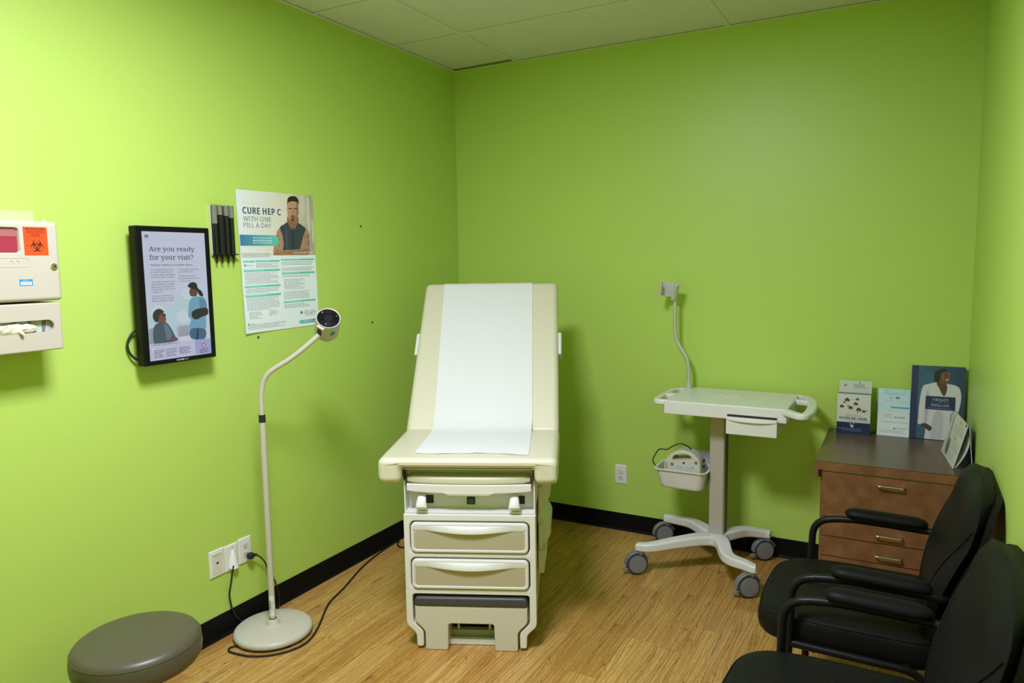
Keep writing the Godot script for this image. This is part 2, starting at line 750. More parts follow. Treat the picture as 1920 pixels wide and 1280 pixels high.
func ceiling_grid() -> void:
	var slab := struct("ceiling", bx(Vector3(W / 2, 2.95, Z1 / 2), Vector3(W + 0.2, 0.1, Z1 + 0.2)), mats["dark plenum"])
	var xs := [0.0, 0.44, 1.659, W]
	var zs := [0.0]
	while zs[-1] < Z1:
		zs.append(minf(zs[-1] + 0.6096, Z1))
	var tm: Material = mats["ceiling tile"]
	for i in xs.size() - 1:
		for j in zs.size() - 1:
			var x0: float = xs[i] + 0.004
			var x1: float = xs[i + 1] - 0.004
			var z0: float = zs[j] + 0.004
			var z1: float = zs[j + 1] - 0.004
			var tilt := 0.0
			if i == 1 and j == 4:      # a square light panel fills the right part
				x1 = 1.0494 - 0.004
			if i == 0 and j == 0:      # cut a little short: a gap shows along the back wall
				z0 += 0.035
				z1 -= 0.006
				tilt = 0.012
			var m := rb(Vector3.ZERO, Vector3(x1 - x0, 0.016, z1 - z0), 0.002, 1)
			var o := part(slab, "ceiling_tile", m, tm)
			o.position = Vector3((x0 + x1) / 2, H + 0.011, (z0 + z1) / 2)
			o.rotation.z = tilt
			o.position.y += tilt * (x1 - x0) / 2
	var gm: Material = mats["ceiling grid"]
	for i in [1, 2]:
		var m := MB.new()
		m.box(Vector3(xs[i], H + 0.001, Z1 / 2), Vector3(0.024, 0.002, Z1))
		m.box(Vector3(xs[i], H + 0.02, Z1 / 2), Vector3(0.002, 0.036, Z1))
		part(slab, "grid_bar", m, gm)
	for j in range(1, zs.size() - 1):
		for i in xs.size() - 1:
			var m := MB.new()
			m.box(Vector3((xs[i] + xs[i + 1]) / 2, H + 0.0005, zs[j]), Vector3(xs[i + 1] - xs[i] - 0.024, 0.002, 0.024))
			m.box(Vector3((xs[i] + xs[i + 1]) / 2, H + 0.02, zs[j]), Vector3(xs[i + 1] - xs[i] - 0.024, 0.036, 0.002))
			part(slab, "grid_bar", m, gm)
	part(slab, "grid_bar", bx(Vector3(1.0494, H + 0.0005, 2.743), Vector3(0.024, 0.002, 0.585)), gm)
	for a in [[Vector3(0.010, H - 0.001, Z1 / 2), Vector3(0.020, 0.0015, Z1)], [Vector3(W - 0.010, H - 0.001, Z1 / 2), Vector3(0.020, 0.0015, Z1)],
			[Vector3(W / 2, H - 0.001, 0.010), Vector3(W - 0.04, 0.0015, 0.020)], [Vector3(W / 2, H - 0.001, Z1 - 0.010), Vector3(W - 0.04, 0.0015, 0.020)]]:
		part(slab, "wall_angle", bx(a[0], a[1]), gm)


func ceiling_lights() -> void:
	ceiling_panel(Vector3(1.354, H, 2.743), 0.585, 0.585, 9.1, "white recessed square ceiling light panel in the tile grid")


func ceiling_panel(at: Vector3, w: float, d: float, energy: float, label: String) -> void:
	var t := thing("ceiling_light", label, "light", at)
	for s in [-1, 1]:
		part(t, "frame_rail", bx(Vector3(0, 0.012, s * (d / 2 - 0.012)), Vector3(w, 0.03, 0.024)), mats["white plastic"])
		part(t, "frame_rail", bx(Vector3(s * (w / 2 - 0.012), 0.012, 0), Vector3(0.024, 0.03, d - 0.048)), mats["white plastic"])
	var lens := mat("light lens", Color(1, 1, 1), 0.6)
	lens.emission_enabled = true
	lens.emission = lin(0.82, 0.80, 1.0)
	lens.emission_energy_multiplier = 1.6
	part(t, "diffuser", bx(Vector3(0, 0.012, 0), Vector3(w - 0.048, 0.006, d - 0.048)), lens)
	var l := AreaLight3D.new()
	l.name = "panel_light"
	l.area_size = Vector2(w - 0.06, d - 0.06)
	l.light_color = lin(0.82, 0.80, 1.0)
	l.light_energy = energy
	l.area_range = 12.0
	l.area_attenuation = 2.0
	l.shadow_enabled = true
	t.add_child(l)
	l.position = Vector3(0, 0.004, 0)
	l.rotation.x = -PI / 2


# ---------------------------------------------------------------- exam table, set across the corner
# local axes: x to the right along its front, y up, z out of its front; origin on the floor below the step
func exam_table() -> void:
	var turn := 0.421756
	var at := Vector3(1.0075, 0, 1.5355)
	var t := thing("exam_table", "cream padded medical exam table with raised backrest and front drawers", "exam table", at, turn)
	var shell: Material = mats["warm white shell"]
	var dark: Material = mats["black rubber"]
	# body: closed box behind, hollow front so that the drawer gaps are deep
	var b := MB.new()
	b.rbox(Vector3(0, 0.295, -0.56), Vector3(0.512, 0.53, 0.80), 0.008, 1)
	for s in [-1, 1]:
		b.rbox(Vector3(s * 0.252, 0.34, -0.10), Vector3(0.012, 0.44, 0.16), 0.002, 1)
	b.rbox(Vector3(0, 0.562, -0.10), Vector3(0.512, 0.008, 0.16), 0.002, 1)
	part(t, "body", b, shell)
	# front frame: a surround for each drawer and, below, the one that the step slides into
	var fm := MB.new()
	for k in [[0.398, 0.566, 0.4075], [0.2465, 0.398, 0.2555]]:
		var loops := []
		for q in [[0.266, -0.045], [0.266, -0.005], [0.2645, -0.0015], [0.261, 0.0]]:
			loops.append(lift(rrect(-q[0], k[0], q[0], k[1], 0.0004, 6), Transform3D(Basis(), Vector3(0, 0, q[1]))))
		for q in [[0.006, 0.0], [0.003, -0.001], [0.001, -0.003], [0.0, -0.006], [0.0, -0.045]]:
			loops.append(lift(rrect(-0.2415 - q[0], k[2] - q[0], 0.2415 + q[0], k[2] + 0.134 + q[0], 0.024 + q[0], 6), Transform3D(Basis(), Vector3(0, 0, q[1]))))
		fm.loft(loops, false, false, true)
	fm.prism(rounded([[-0.266, 0.2465, 0.0], [-0.266, 0.106, 0.014], [-0.226, 0.068, 0.014], [-0.2245, 0.012, 0.010], [-0.197, 0.012, 0.010],
		[-0.197, 0.076, 0.012], [-0.238, 0.116, 0.012], [-0.238, 0.236, 0.014], [0.238, 0.236, 0.014], [0.238, 0.116, 0.012], [0.197, 0.076, 0.012],
		[0.197, 0.012, 0.010], [0.2245, 0.012, 0.010], [0.226, 0.068, 0.014], [0.266, 0.106, 0.014], [0.266, 0.2465, 0.0]], 5), -0.045, 0.0, 0.0, 0.004, 3)
	part(t, "front_frame", fm, shell, "", 30.0)
	for y0 in [0.413, 0.261]:
		table_drawer(t, y0)
	# housing above the drawers
	var h := MB.new()
	for s in [-1, 1]:
		h.rbox(Vector3(s * 0.2615, 0.660, -0.49), Vector3(0.006, 0.184, 0.94), 0.0015, 1)
	h.box(Vector3(0, 0.5715, -0.49), Vector3(0.52, 0.007, 0.94))
	h.box(Vector3(0, 0.665, -0.075), Vector3(0.515, 0.18, 0.006))
	h.box(Vector3(0, 0.7515, -0.48), Vector3(0.52, 0.005, 0.93))
	part(t, "housing", h, mats["white plastic"])
	for s in [-1, 1]:
		part(t, "side_guard", bx(Vector3(s * 0.2585, 0.727, -0.018), Vector3(0.004, 0.040, 0.030)), dark)
	# leg rest: cushion on a bowed tray
	part(t, "leg_rest_cushion", bowed(0.246, 0.6965, 0.7245, -0.004, 0.012, 0.011), mats["cream vinyl"])
	var tray := part(t, "leg_rest_tray", bowed(0.249, 0.662, 0.6935, -0.002, 0.010, 0.004), mats["white plastic"])
	var lip := MB.new()
	lip.prism(rounded([[-0.105, 0.0], [0.105, 0.0], [0.085, -0.013, 0.010], [-0.085, -0.013, 0.010]]), -0.03, 0.006, 0.0, 0.003)
	lip.move(0, Transform3D(Basis(), Vector3(0, 0.6612, -0.001)))
	part(tray, "pull_lip", lip, mats["cream vinyl"])
	# control strip with switch, slots and the folded stirrups
	var sw := part(t, "switch_frame", rb(Vector3(0, 0.6045, -0.070), Vector3(0.033, 0.030, 0.008), 0.002, 1), dark)
	part(sw, "switch", rb(Vector3(0.001, 0.6045, -0.065), Vector3(0.021, 0.020, 0.006), 0.002, 1), mat("green switch", lin(0.01, 0.10, 0.085), 0.3))
	for s in [-1, 1]:
		var x: float = -0.192 if s < 0 else 0.182
		part(t, "stirrup_slot", bx(Vector3(x + 0.012, 0.609, -0.0715), Vector3(0.052, 0.034, 0.003)), dark)
		var loops := []
		for k in [[0.0, 0.012, 0.652, -0.06, 0.006], [0.25, 0.016, 0.640, -0.02, 0.009], [0.55, 0.020, 0.618, -0.002, 0.012], [0.85, 0.024, 0.597, 0.002, 0.013], [1.0, 0.022, 0.587, 0.0, 0.009]]:
			var l := PackedVector3Array()
			for i in 16:
				var a := TAU * i / 16
				l.append(Vector3(x + cos(a) * k[1], k[2] + sin(a) * 0.35 * k[4], k[3] + sin(a) * k[4] - 0.006))
			loops.append(l)
		var st := MB.new()
		st.loft(loops)
		part(t, "stirrup", st, mats["white plastic"])
	# padded seat, its front cut out between two wings
	var seat_poly := rounded([[-0.358, 0.806, 0.032], [-0.358, 0.702, 0.032], [-0.266, 0.702, 0.028], [-0.262, 0.764, 0.012], [0.262, 0.764, 0.012],
		[0.266, 0.702, 0.028], [0.358, 0.702, 0.032], [0.358, 0.806, 0.032]], 6)
	var wing := MB.new()
	wing.prism(seat_poly, -0.475, 0.032, 0.012, 0.026, 5)
	var cush := part(t, "seat_cushion", wing, mats["cream vinyl"], "", 50.0)
	var seam := MB.new()
	seam.tube(spline([Vector3(0.346, 0.798, -0.20), Vector3(0.346, 0.799, -0.02), Vector3(0.346, 0.790, 0.020), Vector3(0.347, 0.765, 0.030), Vector3(0.350, 0.722, 0.028), Vector3(0.345, 0.706, 0.016)]), 0.0013, 6)
	part(cush, "piping", seam, mats["cream vinyl"])
	# raised backrest
	var ang := atan2(0.54, 0.655)
	var back := MB.new()
	var lp := []
	for k in [[0.0, -0.030], [0.0, -0.010], [0.011, -0.0015], [0.022, 0.0], [0.84, 0.0], [0.855, -0.003], [0.866, -0.012], [0.870, -0.030]]:
		var hw := lerpf(0.355, 0.347, clampf(k[0] / 0.87, 0, 1))
		var inset: float = {0: 0.022, 1: 0.008, 6: 0.006, 7: 0.016}.get(lp.size(), 0.0)
		var y_back: float = -0.088 - k[1] * 0.6
		lp.append(lift(rrect(-hw + inset, y_back, hw - inset, k[1], minf(0.026, (k[1] - y_back) * 0.46), 6),
			Transform3D(Basis(Vector3.RIGHT, Vector3.BACK, Vector3.UP), Vector3(0, k[0], 0))))
	back.loft(lp)
	back.move(0, Transform3D(Basis(Vector3.RIGHT, -ang), Vector3(0, 0.797, -0.462)))
	var br := part(t, "backrest", back, mats["cream vinyl"], "", 50.0)
	for s in [-1, 1]:
		var hd := MB.new()
		hd.rbox(Vector3(s * 0.357, 0.50, -0.052), Vector3(0.020, 0.13, 0.06), 0.009, 3)
		hd.move(0, Transform3D(Basis(Vector3.RIGHT, -ang), Vector3(0, 0.797, -0.462)))
		part(br, "side_handle", hd, mats["white plastic"])
	var rib := MB.new()
	rib.rbox(Vector3(0, 0.40, -0.115), Vector3(0.52, 0.62, 0.05), 0.012, 2)
	rib.move(0, Transform3D(Basis(Vector3.RIGHT, -ang), Vector3(0, 0.797, -0.462)))
	part(br, "support", rib, shell)
	# pull-out step
	var st := MB.new()
	st.prism(rounded([[-0.229, 0.186], [-0.229, 0.120, 0.012], [-0.189, 0.080, 0.014], [-0.189, 0.0, 0.009], [-0.096, 0.0, 0.009], [-0.093, 0.113, 0.012],
		[0.093, 0.113, 0.012], [0.096, 0.0, 0.009], [0.189, 0.0, 0.009], [0.189, 0.080, 0.014], [0.229, 0.120, 0.012], [0.229, 0.186]]), -0.30, 0.004, 0.0, 0.005)
	var step := part(t, "step", st, mats["beige shell"])
	var pad := MB.new()
	pad.prism(rounded([[-0.230, 0.186, 0.012], [0.230, 0.186, 0.012], [0.229, 0.226, 0.018], [-0.229, 0.226, 0.018]], 6), -0.30, 0.008, 0.0, 0.010, 4)
	part(step, "step_pad", pad, mats["charcoal pad"])
	# base rail seen through the step
	part(t, "base_rail", rb(Vector3(0, 0.013, -0.052), Vector3(0.30, 0.022, 0.026), 0.003, 1), mats["white plastic"])
	var rear := part(t, "base_rail", rb(Vector3(0, 0.026, -0.090), Vector3(0.30, 0.044, 0.030), 0.004, 1), mat("grey shaded rail", lin(0.40, 0.40, 0.38), 0.45))  # grey is the shading on this rear rail, put into its colour
	for s in [-1, 1]:
		var pin := MB.new()
		pin.lathe([Vector2(0.0, 0.0), Vector2(0.006, 0.0), Vector2(0.006, 0.012), Vector2(0.004, 0.022), Vector2(0.0, 0.024)], 12, Vector3(s * 0.066, 0.048, -0.088))
		part(rear, "pin", pin, mats["white plastic"])
	part(t, "step_shade_sheet", bx(Vector3(0, 0.10, -0.155), Vector3(0.36, 0.20, 0.006)), mat("dark brown shade", lin(0.03, 0.018, 0.012), 0.6))  # dark sheet added to stand for the shade inside the step
	# side storage on the right: two bulged fronts above one another, with pulls
	for k in [[0.47, 0.66], [0.30, 0.465]]:
		var side := MB.new()
		var pts := PackedVector2Array()
		for i in 13:
			var f := i / 12.0
			pts.append(Vector2(0.262 + 0.006 + 0.050 * pow(sin(PI * f), 1.3), lerpf(k[0], k[1], f)))
		pts.append(Vector2(0.260, k[1]))
		pts.append(Vector2(0.260, k[0]))
		side.prism(pts, -0.62, -0.32, 0.004, 0.004, 2)
		var sd := part(t, "side_drawer", side, mats["white plastic"])
		part(sd, "pull", rb(Vector3(0.272, k[0] + 0.065, -0.305), Vector3(0.016, 0.11, 0.03), 0.006, 2), shell)
	var lid := MB.new()
	lid.prism(rounded([[0.260, 0.295], [0.300, 0.295, 0.008], [0.285, 0.19, 0.006], [0.260, 0.19]]), -0.62, -0.32, 0.004, 0.004, 2)
	part(t, "side_bin", lid, mats["white plastic"])
	exam_paper(at, turn, ang)


func table_drawer(t: Node3D, y0: float) -> void:
	var y1 := y0 + 0.123
	var d := MB.new()
	var loops := []
	for k in [[0.0, -0.12], [0.0, 0.002], [0.002, 0.006], [0.006, 0.0075], [0.011, 0.007], [0.0125, 0.003]]:
		var x: float = 0.2365 - k[0]
		loops.append(lift(rrect(-x, y0 + k[0], x, y1 - k[0], 0.020 - k[0] * 0.6, 6), Transform3D(Basis(), Vector3(0, 0, k[1]))))
	d.loft(loops)
	var dr := part(t, "drawer", d, mats["white plastic"])
	var p := MB.new()
	p.prism(rrect(-0.2225, y0 + 0.0145, 0.2225, y0 + 0.090, 0.012, 5), 0.0025, 0.0045, 0.0, 0.001)
	part(dr, "drawer_panel", p, mats["tan panel"])
	# bowed grip along the top
	var g := []
	var n := 33
	for i in n:
		var x := lerpf(-0.2240, 0.2240, float(i) / (n - 1))
		var f := pow(maxf(0.0, cos(clampf(x / 0.180, -1, 1) * PI / 2)), 1.15)
		var low := y0 + 0.0915 - 0.0105 * f
		var out := 0.0072 + 0.015 * f
		var l := PackedVector3Array()
		for q in [Vector2(y1 - 0.0125, 0.003), Vector2(y1 - 0.0115, 0.0072), Vector2(lerpf(y1, low, 0.35), lerpf(0.0078, out, 0.45)), Vector2(lerpf(y1, low, 0.65), lerpf(0.0078, out, 0.80)),
				Vector2(low + 0.005, out - 0.0008), Vector2(low + 0.001, out - 0.0016), Vector2(low, out - 0.0045), Vector2(low + 0.004, 0.004)]:
			l.append(Vector3(x, q.x, q.y))
		g.append(l)
	var gm := MB.new()
	gm.loft(g)
	part(dr, "drawer_grip", gm, mats["white plastic"], "", 50.0)


# a slab whose front edge bows outward and hangs a little in the middle
func bowed(hw: float, y0: float, y1: float, z: float, bow: float, r: float) -> MB:
	var loops := []
	var n := 19
	for i in n:
		var f := float(i) / (n - 1)
		var x := lerpf(-hw, hw, f)
		var c := 1.0 - pow(absf(f * 2 - 1), 2.2)
		var e := 0.0 if i > 0 and i < n - 1 else 0.4 * r
		var zz := z - 0.004 + bow * c
		var dy := -0.007 * c
		var l := PackedVector3Array()
		for q in rounded([[-0.55, y0 + dy + e, 0.0], [zz, y0 + dy + e, r], [zz, y1 + dy * 0.3 - e, r], [-0.55, y1 + dy * 0.3 - e, 0.0]], 4):
			l.append(Vector3(x, q.y, q.x))
		loops.append(l)
	var m := MB.new()
	m.loft(loops)
	return m


# a strip of paper lying on seat and backrest
func exam_paper(at: Vector3, turn: float, ang: float) -> void:
	var path := []       # z, y, x left, x right
	var up := Vector2(-sin(ang), cos(ang))          # along the backrest, in (z, y)
	var nrm := Vector2(cos(ang), sin(ang))          # out of the backrest
	var hinge := Vector2(-0.462, 0.797)
	for k in 5:
		path.append([lerpf(-0.045, -0.40, k / 4.0), 0.8085, lerpf(-0.222, -0.223, k / 4.0), lerpf(0.240, 0.233, k / 4.0)])
	for k in 6:
		var f := (k + 1) / 6.0
		var a := Vector2(-0.40, 0.8085)
		var b := Vector2(-0.462, 0.8085)
		var c := hinge + up * 0.075 + nrm * 0.003
		var q := a.lerp(b, f).lerp(b.lerp(c, f), f)
		path.append([q.x, q.y, -0.224, 0.232])
	for k in 8:
		var f := (k + 1) / 8.0
		var q := hinge + up * lerpf(0.075, 0.842, f) + nrm * 0.003
		path.append([q.x, q.y, lerpf(-0.224, -0.246, f), lerpf(0.232, 0.216, f)])
	for k in 4:
		var a := (k + 1) / 4.0 * PI / 2
		var q := hinge + up * (0.842 + 0.032 * sin(a)) + nrm * (0.003 - 0.032 * (1 - cos(a)))
		path.append([q.x, q.y, -0.246, 0.216])
	var m := MB.new()
	var nx := 23
	var top := []
	var bot := []
	var r := RandomNumberGenerator.new()
	r.seed = 4
	for i in path.size():
		var p = path[i]
		var p0 = path[maxi(i - 1, 0)]
		var p1 = path[mini(i + 1, path.size() - 1)]
		var d := Vector2(p1[0] - p0[0], p1[1] - p0[1]).normalized()
		var nn := Vector2(d.y, -d.x)
		var a := PackedVector3Array()
		var b := PackedVector3Array()
		for j in nx:
			var f := float(j) / (nx - 1)
			var x: float = lerpf(p[2], p[3], f)
			var z: float = p[0]
			if i == 0:      # torn edge
				z += 0.010 * sin(f * 7.0 + 0.5) + r.randf_range(-0.003, 0.003) + 0.016 * f - 0.008
			var wv := 0.0006 * sin(x * 46.0 + i * 0.9) + 0.0005 * sin(i * 1.7)
			a.append(Vector3(x, p[1] + nn.y * wv, z + nn.x * wv))
			b.append(Vector3(x, p[1] + nn.y * (wv - 0.0008), z + nn.x * (wv - 0.0008)))
		top.append(a)
		bot.append(b)
	for i in path.size() - 1:
		for j in nx - 1:
			m.quad(top[i][j], top[i][j + 1], top[i + 1][j + 1], top[i + 1][j])
			m.quad(bot[i][j], bot[i + 1][j], bot[i + 1][j + 1], bot[i][j + 1])
		m.quad(top[i][0], top[i + 1][0], bot[i + 1][0], bot[i][0])
		m.quad(top[i][nx - 1], bot[i][nx - 1], bot[i + 1][nx - 1], top[i + 1][nx - 1])
	var e := path.size() - 1
	for j in nx - 1:
		m.quad(top[0][j], bot[0][j], bot[0][j + 1], top[0][j + 1])
		m.quad(top[e][j], top[e][j + 1], bot[e][j + 1], bot[e][j])
	single("exam_paper", "white paper strip laid over the exam table's backrest and seat", "paper", m, mats["paper"], at, turn)


# ---------------------------------------------------------------- two black armchairs along the right wall
# local axes: z out of the front, x across; the front faces the left wall
func guest_chairs() -> void:
	var a := make_chair("black leather armchair with tubular arms, nearest the wooden drawer cabinet", Vector3(2.44, 0, 1.365))
	var b := a.duplicate()
	b.name = numbered("guest_chair")
	add_child(b, true)
	b.position = Vector3(2.44, 0, 2.09)
	b.set_meta("label", "black leather armchair cut off by the photo's lower right corner")

func back_point(t: float, f: float, off: float) -> Vector3:
	# t up the back (0..1), f across (-1..1), off out of the face
	var hw := 0.0
	var key := [[0.0, 0.215], [0.08, 0.240], [0.25, 0.262], [0.5, 0.284], [0.68, 0.290], [0.80, 0.282], [0.88, 0.262], [0.94, 0.228], [0.98, 0.185], [1.0, 0.14]]
	for i in key.size() - 1:
		if t >= key[i][0]:
			hw = lerpf(key[i][1], key[i + 1][1], clampf((t - key[i][0]) / (key[i + 1][0] - key[i][0]), 0, 1))
	var y := lerpf(0.430, 0.905, t)
	var z := -0.145 - 0.115 * pow(t, 1.15) + 0.020 * sin(PI * clampf(t / 0.7, 0, 1))
	var roll := pow(clampf((t - 0.86) / 0.14, 0, 1), 2.0) * 0.022
	return Vector3(f * hw, y - off * 0.2, z - roll + 0.016 * f * f + off)

func make_chair(label: String, at: Vector3) -> Node3D:
	var t := thing("guest_chair", label, "chair", at, -PI / 2, "guest chairs")
	var lea: Material = mats["black leather"]
	var fr := mat("black frame tube", lin(0.008, 0.008, 0.0085), 0.38, 0.0, 0.3)
	# seat
	var plan := rounded([[-0.262, -0.19, 0.07], [0.262, -0.19, 0.07], [0.268, 0.10, 0.05], [0.245, 0.318, 0.15], [0.0, 0.336, 0.10], [-0.245, 0.318, 0.15], [-0.268, 0.10, 0.05]], 6)
	var loops := []
	for k in [[0.372, 0.90], [0.376, 0.955], [0.388, 0.985], [0.410, 1.0], [0.436, 0.998], [0.452, 0.985], [0.463, 0.955], [0.470, 0.88], [0.4735, 0.70], [0.472, 0.35]]:
		var l := PackedVector3Array()
		for q in plan:
			var p: Vector2 = Vector2(0, 0.06) + (q - Vector2(0, 0.06)) * float(k[1])
			var fall := pow(clampf((p.y - 0.16) / 0.18, 0, 1), 2) * 0.022
			l.append(Vector3(p.x, k[0] - (fall if k[0] > 0.43 else fall * 0.4), p.y))
		loops.append(l)
	var s := MB.new()
	s.loft(loops)
	var seat := part(t, "seat", s, lea, "", 60.0)
	var sm := MB.new()
	var ring := PackedVector3Array()
	for q in plan:
		var p: Vector2 = Vector2(0, 0.06) + (q - Vector2(0, 0.06)) * 0.972
		var fall := pow(clampf((p.y - 0.16) / 0.18, 0, 1), 2) * 0.022
		ring.append(Vector3(p.x, 0.4595 - fall, p.y))
	ring.append(ring[0])
	sm.tube(ring, 0.0022, 6)
	var mid := []
	for k in 9:
		var z := lerpf(-0.10, 0.312, k / 8.0)
		mid.append(Vector3(0.0, 0.4725 - pow(clampf((z - 0.16) / 0.18, 0, 1), 2) * 0.026, z))
	sm.tube(spline(mid, 3), 0.0012, 5)
	part(seat, "seam", sm, lea)
	# back
	var bl := []
	for i in 22:
		var tt := i / 21.0
		var thick := 0.078 if tt < 0.85 else lerpf(0.078, 0.030, pow((tt - 0.85) / 0.15, 1.6))
		if tt < 0.06:
			thick = lerpf(0.045, 0.078, tt / 0.06)
		var l := PackedVector3Array()
		for j in 13:
			var f := lerpf(-1.0, 1.0, j / 12.0)
			l.append(back_point(tt, f, -0.5 * thick * pow(absf(f), 6.0)))
		for j in range(1, 12):
			var f := lerpf(1.0, -1.0, j / 12.0)
			var p := back_point(tt, f, 0.0)
			p.z -= thick * (1.0 - 0.35 * pow(absf(f), 4.0)) + 0.012 * f * f
			l.append(p)
		bl.append(l)
	var bm := MB.new()
	bm.loft(bl)
	var back := part(t, "backrest", bm, lea, "", 60.0)
	var sl := []
	for i in 15:
		var tt := lerpf(0.16, 0.955, i / 14.0)
		var l := PackedVector3Array()
		var g := 1.045 if tt < 0.9 else lerpf(1.045, 0.96, (tt - 0.9) / 0.055)
		for j in 13:
			var f := lerpf(-1.0, 1.0, j / 12.0)
			l.append(back_point(tt, f * g, 0.0) + Vector3(0, 0, -0.046 - 0.012 * f * f))
		for j in 13:
			var f := lerpf(1.0, -1.0, j / 12.0)
			l.append(back_point(tt, f * g * 0.985, 0.0) + Vector3(0, 0, -0.078 + 0.006 * f * f))
		sl.append(l)
	var sh := MB.new()
	sh.loft(sl)
	part(t, "back_shell", sh, lea, "", 60.0)
	for sd in [-1, 1]:
		var sb := MB.new()
		var pts := []
		for k in 11:
			var tt := lerpf(0.03, 0.80, k / 10.0)
			var ff := 0.97 - 0.40 * sin(PI * (1.0 - tt / 0.80) * 0.62)
			pts.append(back_point(tt, sd * ff, 0.0008 - 0.039 * pow(ff, 6.0)))
		sb.tube(spline(pts, 3), 0.0016, 5)
		part(back, "seam", sb, lea)
	# frame: one bent tube each side, rear leg, rails
	for sd in [-1, 1]:
		var x: float = sd * 0.279
		var f := MB.new()
		f.tube(bent([Vector3(x, 0.012, 0.222), Vector3(x, 0.60, 0.205), Vector3(x, 0.622, 0.08), Vector3(x, 0.616, -0.175), Vector3(x * 0.93, 0.606, -0.205)], 0.10, 8), 0.0125, 12)
		f.tube(bent([Vector3(x, 0.39, 0.205), Vector3(x, 0.386, -0.14), Vector3(x, 0.30, -0.19), Vector3(x, 0.012, -0.235)], 0.06, 5), 0.0115, 12)
		f.tube(bent([Vector3(x * 0.93, 0.606, -0.205), Vector3(x * 0.84, 0.57, -0.225), Vector3(x * 0.7, 0.52, -0.225)], 0.03, 4), 0.0105, 10)
		part(t, "frame", f, fr)
		var pd := MB.new()
		var pl := []
		for k in 19:
			var q := 0.5 - 0.5 * cos(PI * k / 18.0)
			var z := lerpf(0.100, -0.165, q)
			var e := pow(maxf(0.0, 1.0 - pow(absf(q * 2 - 1), 7.0)), 0.5)
			var l := PackedVector3Array()
			for j in 16:
				var a := TAU * j / 16
				l.append(Vector3(x + cos(a) * maxf(0.003, 0.032 * e), 0.643 - 0.006 * q + sin(a) * maxf(0.002, 0.0225 * e) * (1.0 if sin(a) > 0 else 0.75), z))
			pl.append(l)
		pd.loft(pl)
		part(t, "arm_pad", pd, lea, "", 60.0)
		for z in [0.222, -0.235]:
			var g := MB.new()
			g.lathe([Vector2(0.013, 0.0), Vector2(0.0155, 0.003), Vector2(0.0155, 0.014), Vector2(0.013, 0.016)], 14, Vector3(x, 0, z))
			part(t, "foot_glide", g, mats["black rubber"])
	var cr := MB.new()
	for z in [0.14, -0.11]:
		cr.tube(PackedVector3Array([Vector3(-0.279, 0.384, z), Vector3(0.279, 0.384, z)]), 0.010, 10)
	part(t, "crossbar", cr, fr)
	return t


# ---------------------------------------------------------------- wooden drawer cabinet in the right corner
func drawer_cabinet() -> void:
	var wood := mat("cherry laminate", Color.WHITE, 0.38)
	wood.albedo_texture = noise_tex(0.008, 33, lin(0.155, 0.064, 0.026), lin(0.27, 0.122, 0.052), 512, 5)
	wood.uv1_triplanar = true
	wood.uv1_scale = Vector3(2.5, 2.5, 2.5)
	var topm := mat("dark laminate top", Color.WHITE, 0.30)
	topm.albedo_texture = noise_tex(0.012, 34, lin(0.085, 0.050, 0.028), lin(0.15, 0.085, 0.045), 512, 4)
	topm.uv1_triplanar = true
	topm.uv1_scale = Vector3(1.2, 1.2, 9.0)
	var t := thing("drawer_cabinet", "brown wooden drawer cabinet in the corner behind the black chairs", "cabinet", Vector3(2.49, 0, 0.34))
	var x0 := -0.275
	var x1 := 0.268
	var c := MB.new()
	c.box(Vector3((x0 + x1) / 2, 0.375, -0.01), Vector3(x1 - x0, 0.60, 0.63))
	c.box(Vector3((x0 + x1) / 2, 0.04, -0.03), Vector3(x1 - x0 - 0.03, 0.08, 0.55))
	part(t, "carcass", c, wood)
	part(t, "worktop", rb(Vector3(-0.0105, 0.7155, 0.002), Vector3(0.577, 0.003, 0.664), 0.001, 1), topm, "dark glossy top")
	part(t, "top_edge", rb(Vector3(-0.0105, 0.6965, 0.002), Vector3(0.577, 0.034, 0.664), 0.002, 1), wood)
	part(t, "hanging_edge", rb(Vector3(-0.290, 0.672, 0.20), Vector3(0.018, 0.018, 0.28), 0.002, 1), wood)
	var k := MB.new()
	for i in 3:
		k.box(Vector3(-0.278, 0.671 - i * 0.009, 0.333), Vector3(0.006, 0.006, 0.004))
	k.box(Vector3(-0.278, 0.662, 0.326), Vector3(0.008, 0.030, 0.010))
	part(t, "bracket", k, mats["black plastic"])
	for d in [[0.480, 0.6740, 0.6745], [0.3945, 0.4765, 0.430], [0.308, 0.391, 0.344], [0.09, 0.3045, 0.255]]:
		var f := part(t, "drawer", rb(Vector3(0.0, (d[0] + d[1]) / 2, 0.315), Vector3(0.536, d[1] - d[0], 0.018), 0.0012, 1), wood)
		var y: float = minf(d[2], d[1] - 0.02) if d[2] > 0.6 else d[2]
		if d[2] > 0.6:
			y = 0.640
		var p := MB.new()
		p.tube(bent([Vector3(-0.058, y, 0.322), Vector3(-0.058, y, 0.348), Vector3(0.036, y, 0.348), Vector3(0.036, y, 0.322)], 0.014, 6), 0.0045, 10)
		part(f, "pull", p, mats["chrome"], "bright metal bow handle")
	part(t, "top_trim", bx(Vector3(0.0, 0.6770, 0.3250), Vector3(0.536, 0.0026, 0.004)), mat("pale edge strip", lin(0.55, 0.50, 0.42), 0.4))


